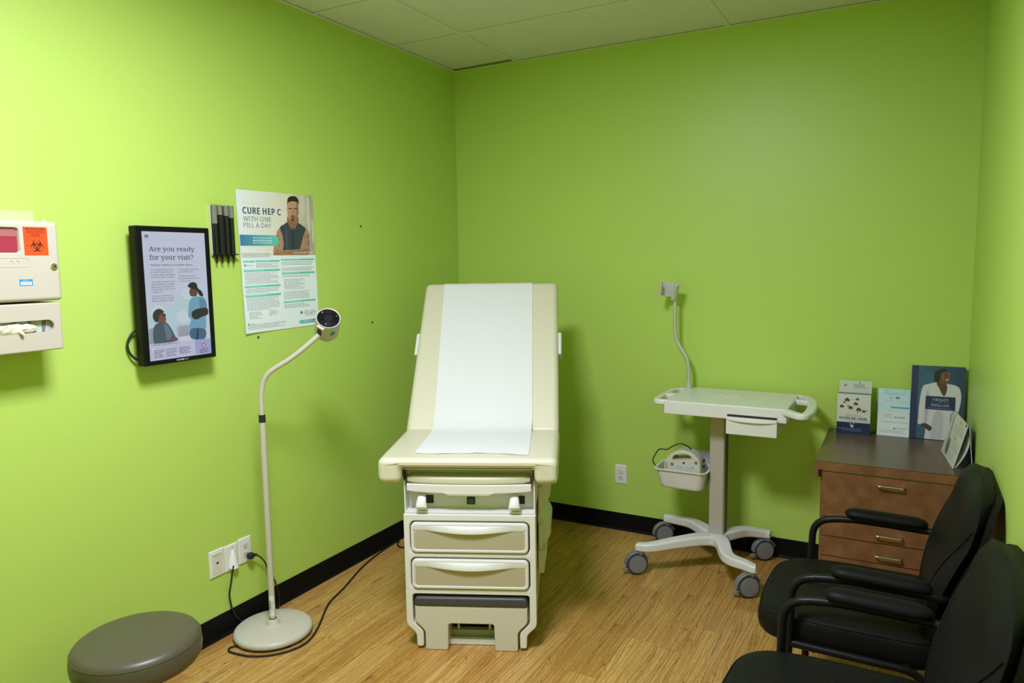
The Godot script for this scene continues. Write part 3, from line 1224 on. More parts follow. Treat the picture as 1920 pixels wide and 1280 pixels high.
# ---------------------------------------------------------------- rolling cart against the back wall
func rolling_cart() -> void:
	var ox := 1.70
	var oz := 0.30
	var t := thing("rolling_cart", "white medical rolling cart on grey casters by the back wall", "cart", Vector3(ox, 0, oz))
	var white: Material = mats["white plastic"]
	var o := Vector3(ox, 0, oz)
	# base: four swept arms from a hub under the column
	var b := MB.new()
	var ends := [Vector3(1.382, 0.140, 0.530), Vector3(1.925, 0.140, 0.545), Vector3(1.382, 0.140, 0.072), Vector3(1.915, 0.140, 0.072)]
	for e in ends:
		var p: Vector3 = e - o
		var s := signf(p.x)
		var front: bool = p.z > 0
		var mid := Vector3(p.x * 0.52, 0.158, p.z * (0.62 if front else 0.72))
		if front and s > 0:
			mid = Vector3(0.105, 0.150, 0.195)
		var path := spline([Vector3(0, 0.160, p.z * 0.05), Vector3(p.x * 0.22, 0.166, p.z * 0.30), mid, Vector3(p.x * 0.84, 0.144, p.z * 0.94), p, p + Vector3(s * 0.018, 0, 0)], 5)
		var loops := []
		var n := path.size()
		for i in n:
			var d := (path[mini(i + 1, n - 1)] - path[maxi(i - 1, 0)])
			d.y = 0
			d = d.normalized()
			var side := Vector3(-d.z, 0, d.x)
			var f := float(i) / (n - 1)
			var hw := lerpf(0.040, 0.023, minf(1.0, f * 1.5))
			var hh := lerpf(0.026, 0.0185, f)
			if i == n - 1:
				hw *= 0.72
				hh *= 0.8
			loops.append(lift(rrect(-hw, -hh, hw, hh, 0.011, 4), Transform3D(Basis(side, Vector3.UP, d), path[i])))
		b.loft(loops)
	b.lathe([Vector2(0.0, 0.135), Vector2(0.060, 0.138), Vector2(0.066, 0.165), Vector2(0.055, 0.186), Vector2(0.0, 0.188)], 28)
	part(t, "base", b, white, "", 50.0)
	var grey := mat("grey caster", lin(0.20, 0.205, 0.215), 0.45)
	var tyre := mat("dark grey tyre", lin(0.055, 0.058, 0.064), 0.6)
	for e in ends:
		caster(t, e - o, 0.62, grey, tyre)
	# column
	var alu := mat("aluminium column", lin(0.48, 0.455, 0.405), 0.42, 0.2)
	var cz := -0.025
	part(t, "column", rb(Vector3(0.005, 0.50, cz), Vector3(0.074, 0.64, 0.090), 0.008, 2), alu)
	part(t, "column_track", bx(Vector3(0.0426, 0.50, cz - 0.012), Vector3(0.004, 0.62, 0.034)), mat("dark track", lin(0.06, 0.06, 0.06), 0.5))
	cart_tray(t, white)
	# drawer under the tray
	var dx := 0.199
	var dm := MB.new()
	dm.rbox(Vector3(dx, 0.7935, 0.1965), Vector3(0.228, 0.083, 0.012), 0.004, 2)
	for s in [-1, 1]:
		dm.rbox(Vector3(dx + s * 0.110, 0.792, 0.06), Vector3(0.006, 0.070, 0.27), 0.002, 1)
	dm.rbox(Vector3(dx, 0.760, 0.06), Vector3(0.224, 0.006, 0.27), 0.002, 1)
	dm.rbox(Vector3(dx, 0.792, -0.075), Vector3(0.224, 0.070, 0.006), 0.002, 1)
	var dr := part(t, "tray_drawer", dm, white)
	part(t, "drawer_gap_shade", bx(Vector3(dx, 0.8395, 0.1885), Vector3(0.222, 0.010, 0.004)), mats["black rubber"], "black strip for the shade in the gap above the drawer")  # solid black strip: the shade of the gap put in as colour
	var lip := []
	for i in 17:
		var f := i / 16.0
		var x := lerpf(-0.112, 0.112, f)
		var c := 1.0 - pow(absf(2 * f - 1), 2.4)
		var l := PackedVector3Array()
		for q in rounded([[0.199, 0.8345, 0.0], [0.203 + 0.010 * c, 0.8345, 0.003], [0.205 + 0.012 * c, 0.822 - 0.006 * c, 0.003], [0.199, 0.818 - 0.006 * c, 0.0]], 3):
			l.append(Vector3(dx + x, q.y, q.x))
		lip.append(l)
	var lm := MB.new()
	lm.loft(lip)
	part(dr, "drawer_lip", lm, white, "", 50.0)
	# scanner arm
	var rod := MB.new()
	rod.tube(bent([Vector3(1.503, 0.884, 0.105), Vector3(1.501, 1.035, 0.105), Vector3(1.427, 1.148, 0.105), Vector3(1.424, 1.372, 0.105)].map(func(q): return q - o), 0.05, 8), 0.0100, 14)
	var rm := part(t, "scanner_arm", rod, mats["brushed steel"], "bent steel rod")
	var col := MB.new()
	col.lathe([Vector2(0.0, 0.0), Vector2(0.018, 0.0), Vector2(0.018, 0.028), Vector2(0.010, 0.031), Vector2(0.0, 0.031)], 20, Vector3(1.503, 0.886, 0.105) - o)
	part(rm, "collar", col, mats["brushed steel"])
	# open cradle at its end: a tilted plate with two rolled sides
	var cr := MB.new()
	var prof := rounded([[-0.052, 0.0, 0.004], [-0.052, 0.030, 0.006], [-0.040, 0.042, 0.004], [-0.036, 0.040, 0.003], [-0.044, 0.026, 0.004], [-0.040, 0.007, 0.006], [0.014, 0.007, 0.006], [0.020, 0.026, 0.004],
		[0.012, 0.040, 0.003], [0.016, 0.044, 0.004], [0.034, 0.034, 0.008], [0.040, 0.0, 0.004]])
	cr.prism(prof, -0.036, 0.036, 0.002, 0.002, 2)
	cr.move(0, Transform3D(Basis(Vector3.UP, 0.20) * Basis(Vector3.BACK, -0.16) * Basis(Vector3.RIGHT, 0.38) * Basis().scaled(Vector3(1.12, 1.12, 1.12)) * Basis(Vector3(1, 0, 0), Vector3(0, 0, 1), Vector3(0, -1, 0)), Vector3(1.402, 1.412, 0.112) - o))
	part(rm, "cradle", cr, mat("pale grey plastic", lin(0.62, 0.625, 0.61), 0.4))
	# basket hung beside the column
	var bk := MB.new()
	var bc := Vector3(1.535, 0, 0.295) - o
	var loops := []
	for k in [[0.100, 0.062, 0.408, 0.030], [0.106, 0.068, 0.411, 0.034], [0.112, 0.075, 0.425, 0.036], [0.127, 0.092, 0.505, 0.034], [0.136, 0.101, 0.507, 0.036], [0.137, 0.102, 0.512, 0.036], [0.134, 0.099, 0.514, 0.036],
			[0.125, 0.090, 0.512, 0.034], [0.110, 0.073, 0.430, 0.034], [0.100, 0.063, 0.418, 0.030]]:
		loops.append(lift(rrect(-k[0], -k[1], k[0], k[1], k[3], 6), Transform3D(Basis(Vector3.RIGHT, Vector3.BACK, Vector3.UP), bc + Vector3(0, k[2], 0))))
	bk.loft(loops)
	part(t, "basket", bk, white, "", 50.0)
	var pl := MB.new()
	pl.prism(rrect(1.560 - ox, 0.42, 1.674 - ox, 0.575, 0.012, 4), 0.172 - oz, 0.178 - oz, 0.001, 0.001, 1)
	pl.rbox(Vector3(1.668, 0.50, 0.23) - o, Vector3(0.008, 0.13, 0.11), 0.002, 1)
	part(t, "basket_bracket", pl, mat("light grey plate", lin(0.42, 0.43, 0.44), 0.4))


func caster(t: Node3D, e: Vector3, turn: float, grey: Material, tyre: Material) -> void:
	var b := Basis(Vector3.UP, turn)          # wheel axis
	var c := Vector3(e.x, 0.0555, e.z) + b * Vector3(-0.018, 0, 0)
	var axis := Basis(Vector3.RIGHT, Vector3.BACK, Vector3.DOWN)   # y of the lathe onto z
	var w := MB.new()
	w.lathe([Vector2(0.0, -0.018), Vector2(0.044, -0.018), Vector2(0.052, -0.014), Vector2(0.0555, -0.006), Vector2(0.0555, 0.006), Vector2(0.052, 0.014), Vector2(0.044, 0.018), Vector2(0.0, 0.018)], 36)
	w.move(0, Transform3D(b * axis, c))
	var wm := part(t, "caster", w, tyre)
	var d := MB.new()
	for s in [-1.0, 1.0]:
		var from := d.v.size()
		d.lathe([Vector2(0.0, 0.018 * s), Vector2(0.0445, 0.018 * s), Vector2(0.043, 0.0215 * s), Vector2(0.036, 0.0225 * s), Vector2(0.012, 0.022 * s), Vector2(0.010, 0.023 * s), Vector2(0.0, 0.023 * s)], 32)
		d.move(from, Transform3D(b * axis, c))
	part(wm, "hub", d, grey)
	var f := MB.new()
	var arc := PackedVector2Array()
	for i in 11:
		var a := lerpf(0.35, PI * 1.02, i / 10.0)
		arc.append(Vector2(cos(a), sin(a)) * 0.0625)
	for i in 11:
		var a := lerpf(PI * 1.02, 0.35, i / 10.0)
		arc.append(Vector2(cos(a), sin(a)) * 0.0572)
	f.prism(arc, -0.017, 0.017, 0.002, 0.002, 1)
	f.move(0, Transform3D(b, c))
	f.lathe([Vector2(0.016, 0.105), Vector2(0.016, 0.128), Vector2(0.0, 0.128)], 16, Vector3(e.x, 0, e.z))
	f.rbox(Vector3(e.x, 0.1135, e.z) , Vector3(0.030, 0.008, 0.030), 0.003, 1)
	part(wm, "fork", f, grey)
	var l := MB.new()
	l.rbox(Vector3(-0.064, -0.002, 0), Vector3(0.030, 0.008, 0.024), 0.003, 1)
	l.move(0, Transform3D(b * Basis(Vector3.BACK, 0.35), c))
	part(wm, "brake_lever", l, grey)


func cart_tray(t: Node3D, white: Material) -> void:
	# a deep slab with a loop handle at each end; plan points are [x, z] in the room, the cart's origin is taken away
	var m := MB.new()
	m.rbox(Vector3(1.768 - 1.70, 0.853, 0.275 - 0.30), Vector3(0.568, 0.066, 0.426), 0.005, 3)
	for h in [[[[2.030, 0.455], [2.085, 0.520], [2.122, 0.546], [2.140, 0.505], [2.143, 0.400], [2.136, 0.270], [2.112, 0.150], [2.075, 0.085], [2.020, 0.080]], 0.021, 0.8715],
			[[[2.030, 0.190], [2.132, 0.215]], 0.016, 0.871],
			[[[1.500, 0.458], [1.448, 0.462], [1.432, 0.430], [1.428, 0.320], [1.430, 0.210], [1.446, 0.130], [1.500, 0.098]], 0.015, 0.873],
			[[[1.500, 0.285], [1.430, 0.285]], 0.026, 0.873]]:
		var pts := []
		for q in h[0]:
			pts.append(Vector3(q[0] - 1.70, h[2], q[1] - 0.30))
		var path := spline(pts, 6)
		var loops := []
		var n := path.size()
		for i in n:
			var d := (path[mini(i + 1, n - 1)] - path[maxi(i - 1, 0)]).normalized()
			loops.append(lift(rrect(-h[1], -0.0135, h[1], 0.0135, 0.008, 4), Transform3D(Basis(Vector3(-d.z, 0, d.x), Vector3.UP, d), path[i])))
		m.loft(loops)
	part(t, "tray", m, white, "", 45.0)
	# the maker's mark moulded into the top: small raised strokes
	var mk := MB.new()
	for p in [[1.690, 0.30, 0.5], [1.712, 0.255, 0.5], [1.742, 0.285, -0.4], [1.765, 0.26, 0.6], [1.782, 0.245, -0.3], [1.728, 0.325, 0.9]]:
		var from := mk.v.size()
		mk.rbox(Vector3.ZERO, Vector3(0.030, 0.003, 0.008), 0.0014, 1)
		mk.move(from, Transform3D(Basis(Vector3.UP, p[2]), Vector3(p[0] - 1.70, 0.8868, p[1] - 0.30)))
	part(t, "moulded_mark", mk, white)


# ---------------------------------------------------------------- gooseneck exam lamp
func exam_lamp() -> void:
	var t := thing("exam_lamp", "beige gooseneck exam lamp on a round floor base", "lamp", Vector3(0.180, 0, 1.810))
	var bg := mat("beige lamp paint", lin(0.56, 0.53, 0.44), 0.38)
	var dir := Vector3(0.877, 0, -0.480)
	var b := MB.new()
	b.lathe([Vector2(0.0, 0.010), Vector2(0.150, 0.010), Vector2(0.160, 0.014), Vector2(0.163, 0.022), Vector2(0.160, 0.032), Vector2(0.150, 0.040), Vector2(0.10, 0.0445), Vector2(0.038, 0.047), Vector2(0.030, 0.050),
		Vector2(0.022, 0.066), Vector2(0.0175, 0.072), Vector2(0.0, 0.072)], 56)
	var base := part(t, "base", b, bg, "", 40.0)
	for i in 5:
		var a := TAU * i / 5 + 0.35
		var ft := MB.new()
		ft.lathe([Vector2(0.012, 0.0), Vector2(0.012, 0.012)], 12, Vector3(cos(a) * 0.135, 0, sin(a) * 0.135))
		part(base, "foot", ft, mats["black rubber"])
	var ring := MB.new()
	ring.lathe([Vector2(0.0, 0.0722), Vector2(0.0155, 0.0722), Vector2(0.0155, 0.0745), Vector2(0.0, 0.0745)], 24)
	part(base, "socket_ring", ring, mats["black rubber"])
	var p := MB.new()
	p.tube(PackedVector3Array([Vector3(0, 0.072, 0), Vector3(0, 0.948, 0)]), 0.0125, 20)
	var pole := part(t, "pole", p, bg)
	var bd := MB.new()
	bd.lathe([Vector2(0.0, 0.925), Vector2(0.0138, 0.925), Vector2(0.0138, 0.956), Vector2(0.0, 0.956)], 20)
	part(pole, "black_band", bd, mats["black rubber"])
	# sticker wrapped round the pole
	var pic := Pic.new(128, 512, c8(226, 226, 222))
	var f := font(false, true)
	var word := Pic.new(320, 64, c8(226, 226, 222))
	word.text("Select", 90, 8, 300, 56, c8(28, 28, 32), f)
	word.oval(44, 32, 26, 22, c8(110, 170, 190))
	word.oval(44, 32, 18, 14, c8(226, 226, 222))
	word.im.rotate_90(COUNTERCLOCKWISE)
	pic.im.blit_rect(word.im, Rect2i(0, 0, 64, 320), Vector2i(22, 100))
	pic.greek(92, 140, 112, 400, 20, c8(120, 120, 125), 3)
	var sk := MB.new()
	for i in 10:
		var a0 := lerpf(0.02, 2.6, i / 10.0)
		var a1 := lerpf(0.02, 2.6, (i + 1) / 10.0)
		var r := 0.0128
		sk.quad_uv(Vector3(cos(a0) * r, 0.086, sin(a0) * r), Vector3(cos(a1) * r, 0.086, sin(a1) * r), Vector3(cos(a1) * r, 0.176, sin(a1) * r), Vector3(cos(a0) * r, 0.176, sin(a0) * r),
			Vector2(1 - i / 10.0, 1), Vector2(1 - (i + 1) / 10.0, 1), Vector2(1 - (i + 1) / 10.0, 0), Vector2(1 - i / 10.0, 0))
	sk.fix(0)
	part(pole, "sticker", sk, print_mat("lamp sticker", pic.tex(), 0.5), "white sticker with black lettering")
	var g := MB.new()
	var pts := []
	for q in [[0, 0.95], [0, 1.0], [0.003, 1.05], [0.014, 1.095], [0.036, 1.128], [0.068, 1.151], [0.130, 1.188], [0.187, 1.230], [0.233, 1.268], [0.252, 1.286]]:
		pts.append(dir * q[0] + Vector3(0, q[1], 0))
	g.tube(spline(pts, 5), 0.0105, 16)
	part(t, "gooseneck", g, bg)
	# head: a short drum, its vented back towards the room
	var n := Vector3(0.60, 0.62, 0.50).normalized()
	var top := dir * 0.292 + Vector3(0, 1.352, 0)
	var x := n.cross(Vector3.UP).normalized()
	var fr := Transform3D(Basis(x, n, x.cross(n)), top)
	var hd := MB.new()
	hd.lathe([Vector2(0.040, -0.098), Vector2(0.0485, -0.098), Vector2(0.0505, -0.094), Vector2(0.0505, -0.002), Vector2(0.0490, 0.001), Vector2(0.0455, 0.0), Vector2(0.0455, -0.006), Vector2(0.0, -0.006)], 40)
	hd.move(0, fr)
	var head := part(t, "head", hd, bg)
	var vent := MB.new()
	vent.lathe([Vector2(0.0, -0.006), Vector2(0.0452, -0.006), Vector2(0.0452, -0.001), Vector2(0.040, 0.002), Vector2(0.016, 0.003), Vector2(0.0, 0.003)], 40)
	for i in 28:
		var a := TAU * i / 28
		var from := vent.v.size()
		vent.box(Vector3(0.030, 0.004, 0), Vector3(0.024, 0.006, 0.0022))
		vent.move(from, Transform3D(Basis(Vector3.UP, a), Vector3.ZERO))
	vent.move(0, fr)
	var vm := part(head, "vent_cap", vent, mat("matt black", lin(0.006, 0.006, 0.007), 0.6, 0.0, 0.3), "black finned vent")
	for i in 3:
		var a := TAU * i / 3 + 0.9
		var sc := MB.new()
		sc.lathe([Vector2(0.0, 0.0062), Vector2(0.0024, 0.0062), Vector2(0.0024, 0.008), Vector2(0.0, 0.0086)], 10, Vector3(cos(a) * 0.034, 0, sin(a) * 0.034))
		sc.move(0, fr)
		part(vm, "screw", sc, mats["chrome"])
	var low := MB.new()
	low.lathe([Vector2(0.0, -0.104), Vector2(0.046, -0.104), Vector2(0.0475, -0.100), Vector2(0.0475, -0.096), Vector2(0.0, -0.096)], 32)
	low.move(0, fr)
	part(head, "lens_ring", low, mats["black plastic"])
	# swivel block on the side where the neck comes in, and a blue label
	var neck := dir * 0.252 + Vector3(0, 1.286, 0)
	var loc := fr.affine_inverse() * neck
	var an := atan2(-loc.z, loc.x)
	var sb := MB.new()
	sb.rbox(Vector3(0.052, -0.042, 0), Vector3(0.012, 0.076, 0.034), 0.003, 2)
	sb.move(0, fr * Transform3D(Basis(Vector3.UP, an), Vector3.ZERO))
	var swv := part(head, "swivel_block", sb, bg)
	var slot := MB.new()
	slot.rbox(Vector3(0.056, -0.036, 0), Vector3(0.008, 0.044, 0.020), 0.002, 1)
	slot.move(0, fr * Transform3D(Basis(Vector3.UP, an), Vector3.ZERO))
	part(swv, "slot", slot, mats["black rubber"])
	var lb := MB.new()
	for i in 4:
		var a0 := an + 0.85 + i * 0.09
		var a1 := a0 + 0.09
		var r := 0.0509
		lb.quad(Vector3(cos(a0) * r, -0.055, -sin(a0) * r), Vector3(cos(a1) * r, -0.055, -sin(a1) * r), Vector3(cos(a1) * r, -0.030, -sin(a1) * r), Vector3(cos(a0) * r, -0.030, -sin(a0) * r))
	lb.fix(0)
	lb.move(0, fr)
	part(head, "blue_label", lb, mat("blue label", lin(0.05, 0.28, 0.42), 0.4))


# ---------------------------------------------------------------- stool
func stool() -> void:
	var t := thing("rolling_stool", "round taupe vinyl stool beside the left wall", "stool", Vector3(0.434, 0, 2.583))
	var v := mat("taupe vinyl", lin(0.085, 0.074, 0.048), 0.38)
	var s := MB.new()
	s.lathe([Vector2(0.0, 0.335), Vector2(0.165, 0.335), Vector2(0.178, 0.340), Vector2(0.186, 0.352), Vector2(0.1885, 0.372), Vector2(0.187, 0.395), Vector2(0.183, 0.408), Vector2(0.178, 0.4165), Vector2(0.168, 0.423), Vector2(0.150, 0.427), Vector2(0.10, 0.4300), Vector2(0.0, 0.4315)], 72)
	var seat := part(t, "seat", s, v, "", 60.0)
	var w := MB.new()
	var ring := PackedVector3Array()
	for i in 73:
		var a := TAU * i / 72
		ring.append(Vector3(cos(a) * 0.1842, 0.4055, sin(a) * 0.1842))
	w.tube(ring, 0.0016, 6)
	part(seat, "piping", w, v)
	var c := MB.new()
	c.lathe([Vector2(0.0, 0.06), Vector2(0.030, 0.06), Vector2(0.030, 0.20), Vector2(0.018, 0.203), Vector2(0.018, 0.325), Vector2(0.10, 0.328), Vector2(0.10, 0.335), Vector2(0.0, 0.335)], 32)
	part(t, "column", c, mats["chrome"])
	for i in 5:
		var a := atan2(-0.33, -0.075) + TAU * i / 5
		var d := Vector3(cos(a), 0, sin(a))
		var side := Vector3(-d.z, 0, d.x)
		var loops := []
		for k in [[0.0, 0.075, 0.030, 0.028], [0.12, 0.080, 0.024, 0.020], [0.27, 0.082, 0.022, 0.014], [0.295, 0.080, 0.022, 0.013], [0.310, 0.077, 0.014, 0.009]]:
			loops.append(lift(rrect(-k[2], -k[3], k[2], k[3], minf(k[2], k[3]) * 0.7, 4), Transform3D(Basis(side, Vector3.UP, d), d * k[0] + Vector3(0, k[1], 0))))
		var l := MB.new()
		l.loft(loops)
		var leg := part(t, "leg", l, mats["black plastic"])
		var wh := MB.new()
		for sg in [-1, 1]:
			var from := wh.v.size()
			wh.lathe([Vector2(0.0, -0.008), Vector2(0.024, -0.008), Vector2(0.027, -0.003), Vector2(0.027, 0.003), Vector2(0.024, 0.008), Vector2(0.0, 0.008)], 20)
			wh.move(from, Transform3D(Basis(d, side, d.cross(side)), d * 0.285 + side * sg * 0.012 + Vector3(0, 0.027, 0)))
		wh.lathe([Vector2(0.006, 0.030), Vector2(0.006, 0.072)], 10, d * 0.285)
		part(leg, "caster", wh, mats["black plastic"])


# ---------------------------------------------------------------- beige machine standing in the cart's basket
func nebulizer() -> void:
	var t := thing("nebulizer", "beige portable machine with carry handle in the cart's basket", "medical device", Vector3(1.540, 0.419, 0.318))
	var sh := mat("device shell", lin(0.60, 0.58, 0.49), 0.42)
	# front view: body with an arched top; the grip opening is cut through
	var outline := rounded([[-0.092, 0.0, 0.016], [-0.094, 0.130, 0.030], [-0.050, 0.176, 0.030], [0.0, 0.194, 0.05], [0.055, 0.182, 0.03], [0.094, 0.145, 0.030], [0.094, 0.0, 0.016]], 6)
	var b := MB.new()
	b.prism(outline, -0.050, 0.042, 0.008, 0.008, 4)
	var c := CSGCombiner3D.new()
	c.name = "body"
	var m := CSGMesh3D.new()
	m.name = "shell"
	m.mesh = b.mesh(45.0)
	m.material = sh
	c.add_child(m, true)
	var h := MB.new()
	h.prism(rounded([[-0.050, 0.138, 0.006], [-0.046, 0.160, 0.010], [0.0, 0.178, 0.03], [0.044, 0.170, 0.012], [0.052, 0.152, 0.006]], 5), -0.2, 0.2)
	var k := CSGMesh3D.new()
	k.name = "grip_hole"
	k.operation = CSGShape3D.OPERATION_SUBTRACTION
	k.mesh = h.mesh()
	k.material = sh
	c.add_child(k, true)
	t.add_child(c, true)
	var pad := mat("grey pad", lin(0.17, 0.17, 0.17), 0.6)
	for x in [-0.050, 0.072]:
		var p := MB.new()
		p.lathe([Vector2(0.0, 0.0), Vector2(0.008, 0.0), Vector2(0.008, 0.002), Vector2(0.0, 0.002)], 18)
		p.move(0, Transform3D(Basis(Vector3.RIGHT, Vector3.BACK, Vector3.DOWN), Vector3(x, 0.116 + 0.02 * (x + 0.05) / 0.122, 0.042)))
		part(t, "foot_pad", p, pad)
	var sc := MB.new()
	sc.lathe([Vector2(0.0, 0.0), Vector2(0.0055, 0.0), Vector2(0.0055, 0.001), Vector2(0.0, 0.001)], 14)
	sc.move(0, Transform3D(Basis(Vector3.RIGHT, Vector3.BACK, Vector3.DOWN), Vector3(0.010, 0.128, 0.042)))
	part(t, "screw_hole", sc, mats["black rubber"])
	var pic := Pic.new(256, 64, c8(205, 210, 210))
	pic.greek(8, 8, 120, 58, 5, c8(120, 140, 150), 5)
	pic.greek(134, 8, 250, 58, 5, c8(130, 150, 165), 6)
	pic.rect(226, 8, 244, 22, c8(90, 100, 110))
	var lb := sheet(0.098, 0.026, 0.0008)
	lb.move(0, Transform3D(Basis(), Vector3(0.015, 0.103, 0.042)))
	part(t, "rating_label", lb, print_mat("device label", pic.tex(), 0.45))
	var vt := MB.new()
	for i in 5:
		vt.box(Vector3(-0.079, 0.092 + i * 0.0065, 0.0418), Vector3(0.014, 0.0024, 0.0012))
	part(t, "vent_slots", vt, pad)
	var kn := MB.new()
	kn.rbox(Vector3(0.100, 0.140, -0.005), Vector3(0.010, 0.014, 0.014), 0.003, 1)
	kn.rbox(Vector3(0.100, 0.108, -0.005), Vector3(0.010, 0.014, 0.014), 0.003, 1)
	part(t, "side_knob", kn, mats["black rubber"])
	var cd := MB.new()
	cd.tube(spline([Vector3(0.035, 0.180, -0.03), Vector3(0.020, 0.212, 0.02), Vector3(-0.008, 0.226, 0.042), Vector3(-0.044, 0.211, 0.042), Vector3(-0.077, 0.189, 0.042), Vector3(-0.113, 0.187, 0.042), Vector3(-0.134, 0.163, 0.042),
		Vector3(-0.152, 0.119, 0.036), Vector3(-0.128, 0.080, 0.025), Vector3(-0.108, 0.050, 0.015)], 6), 0.003, 8)
	part(t, "power_cord", cd, mats["black rubber"])


# ---------------------------------------------------------------- cords
func cords() -> void:
	var k: Material = mats["black rubber"]
	# on the floor: round the lamp base and off to the exam table
	var m := MB.new()
	var pts := []
	for q in [[0.150, 1.930], [0.112, 1.972], [0.128, 2.000], [0.183, 1.9985], [0.240, 1.986], [0.303, 1.946], [0.352, 1.878], [0.362, 1.794], [0.318, 1.690], [0.230, 1.547], [0.192, 1.471], [0.149, 1.325], [0.072, 1.104], [0.032, 0.900], [0.020, 0.735], [0.045, 0.772], [0.080, 0.800], [0.14, 0.800], [0.30, 0.84], [0.50, 0.92]]:
		pts.append(Vector3(q[0], 0.0047, q[1]))
	m.tube(spline(pts, 6), 0.0045, 8)
	single("floor_cord", "black power cord lying on the floor around the lamp base", "cord", m, k)
	# screen's cord out of the white cone
	var a := MB.new()
	a.tube(spline([Vector3(0.022, 0.296, 1.866), Vector3(0.018, 0.262, 1.872), Vector3(0.014, 0.218, 1.879), Vector3(0.012, 0.180, 1.887), Vector3(0.012, 0.140, 1.884), Vector3(0.012, 0.105, 1.876), Vector3(0.012, 0.060, 1.858), Vector3(0.012, 0.006, 1.800), Vector3(0.016, 0.005, 1.70)], 6), 0.0035, 8)
	single("hanging_cord", "black cord hanging from the white cone cover on the wall", "cord", a, k)
	# lamp plug and its cord
	var t := thing("plug_cord", "black plug in the outlet with its cord behind the lamp pole", "cord", Vector3(0.0, 0, 0))
	var q := MB.new()
	q.rbox(Vector3(0.026, 0.3075, 1.776), Vector3(0.030, 0.028, 0.028), 0.010, 3)
	q.tube(PackedVector3Array([Vector3(0.028, 0.307, 1.764), Vector3(0.029, 0.303, 1.745)]), 0.0075, 10, 0.004)
	part(t, "plug", q, k)
	var c := MB.new()
	c.tube(spline([Vector3(0.028, 0.305, 1.762), Vector3(0.030, 0.292, 1.735), Vector3(0.026, 0.250, 1.700), Vector3(0.020, 0.200, 1.680), Vector3(0.016, 0.165, 1.655), Vector3(0.014, 0.130, 1.636), Vector3(0.013, 0.075, 1.620), Vector3(0.014, 0.024, 1.618), Vector3(0.024, 0.006, 1.635), Vector3(0.060, 0.005, 1.690)], 6), 0.0032, 8)
	part(t, "cord", c, k)


# ---------------------------------------------------------------- screw anchors left in the left wall
func wall_anchors() -> void:
	for a in [[1.256, 1.646, "grey screw anchor in the wall just below the poster"], [1.766, 0.932, "small dark screw hole high on the left wall beside the exam table"], [1.260, 0.866, "small dark screw hole on the left wall beside the backrest"]]:
		var m := MB.new()
		m.lathe([Vector2(0.0, 0.0), Vector2(0.0065, 0.0), Vector2(0.0065, 0.0012), Vector2(0.0045, 0.0016), Vector2(0.0030, -0.002), Vector2(0.0, -0.002)], 14)
		m.move(0, Transform3D(Basis(Vector3.FORWARD, Vector3.RIGHT, Vector3.UP), Vector3(0.0005, a[0], a[1])))
		single("wall_anchor", a[2], "wall anchor", m, mat("anchor grey", lin(0.09, 0.10, 0.07), 0.5), Vector3.ZERO, 0.0, "screw anchors in the left wall")


# ---------------------------------------------------------------- things on the left wall (local z out of the wall, local x to the right)
func biohazard(p: Pic, c: Vector2, r: float, ink: Color, ground: Color) -> void:
	var u := r / 26.0
	var dirs := []
	for k in 3:
		dirs.append(Vector2(0, -1).rotated(TAU * k / 3))
	for d in dirs:
		p.oval(c.x + d.x * 11 * u, c.y + d.y * 11 * u, 15 * u, 15 * u, ink)
	for d in dirs:
		p.oval(c.x + d.x * 15 * u, c.y + d.y * 15 * u, 10.5 * u, 10.5 * u, ground)
	for d in dirs:
		var s := Vector2(-d.y, d.x) * 2.2 * u
		p.poly(PackedVector2Array([c + d * 21 * u - s, c + d * 21 * u + s, c + d * 28 * u + s, c + d * 28 * u - s]), ground)
		var arc := PackedVector2Array()
		for i in 9:
			arc.append(c + d.rotated(lerpf(-0.62, 0.62, i / 8.0)) * 13.0 * u)
		for i in 9:
			arc.append(c + d.rotated(lerpf(0.62, -0.62, i / 8.0)) * 9.5 * u)
		p.poly(arc, ink)
	p.oval(c.x, c.y, 3 * u, 3 * u, ground)
	for d in dirs:
		var s := Vector2(-d.y, d.x) * 0.7 * u
		p.poly(PackedVector2Array([c + d * 2 * u - s, c + d * 2 * u + s, c + d * 6.5 * u + s, c + d * 6.5 * u - s]), ground)


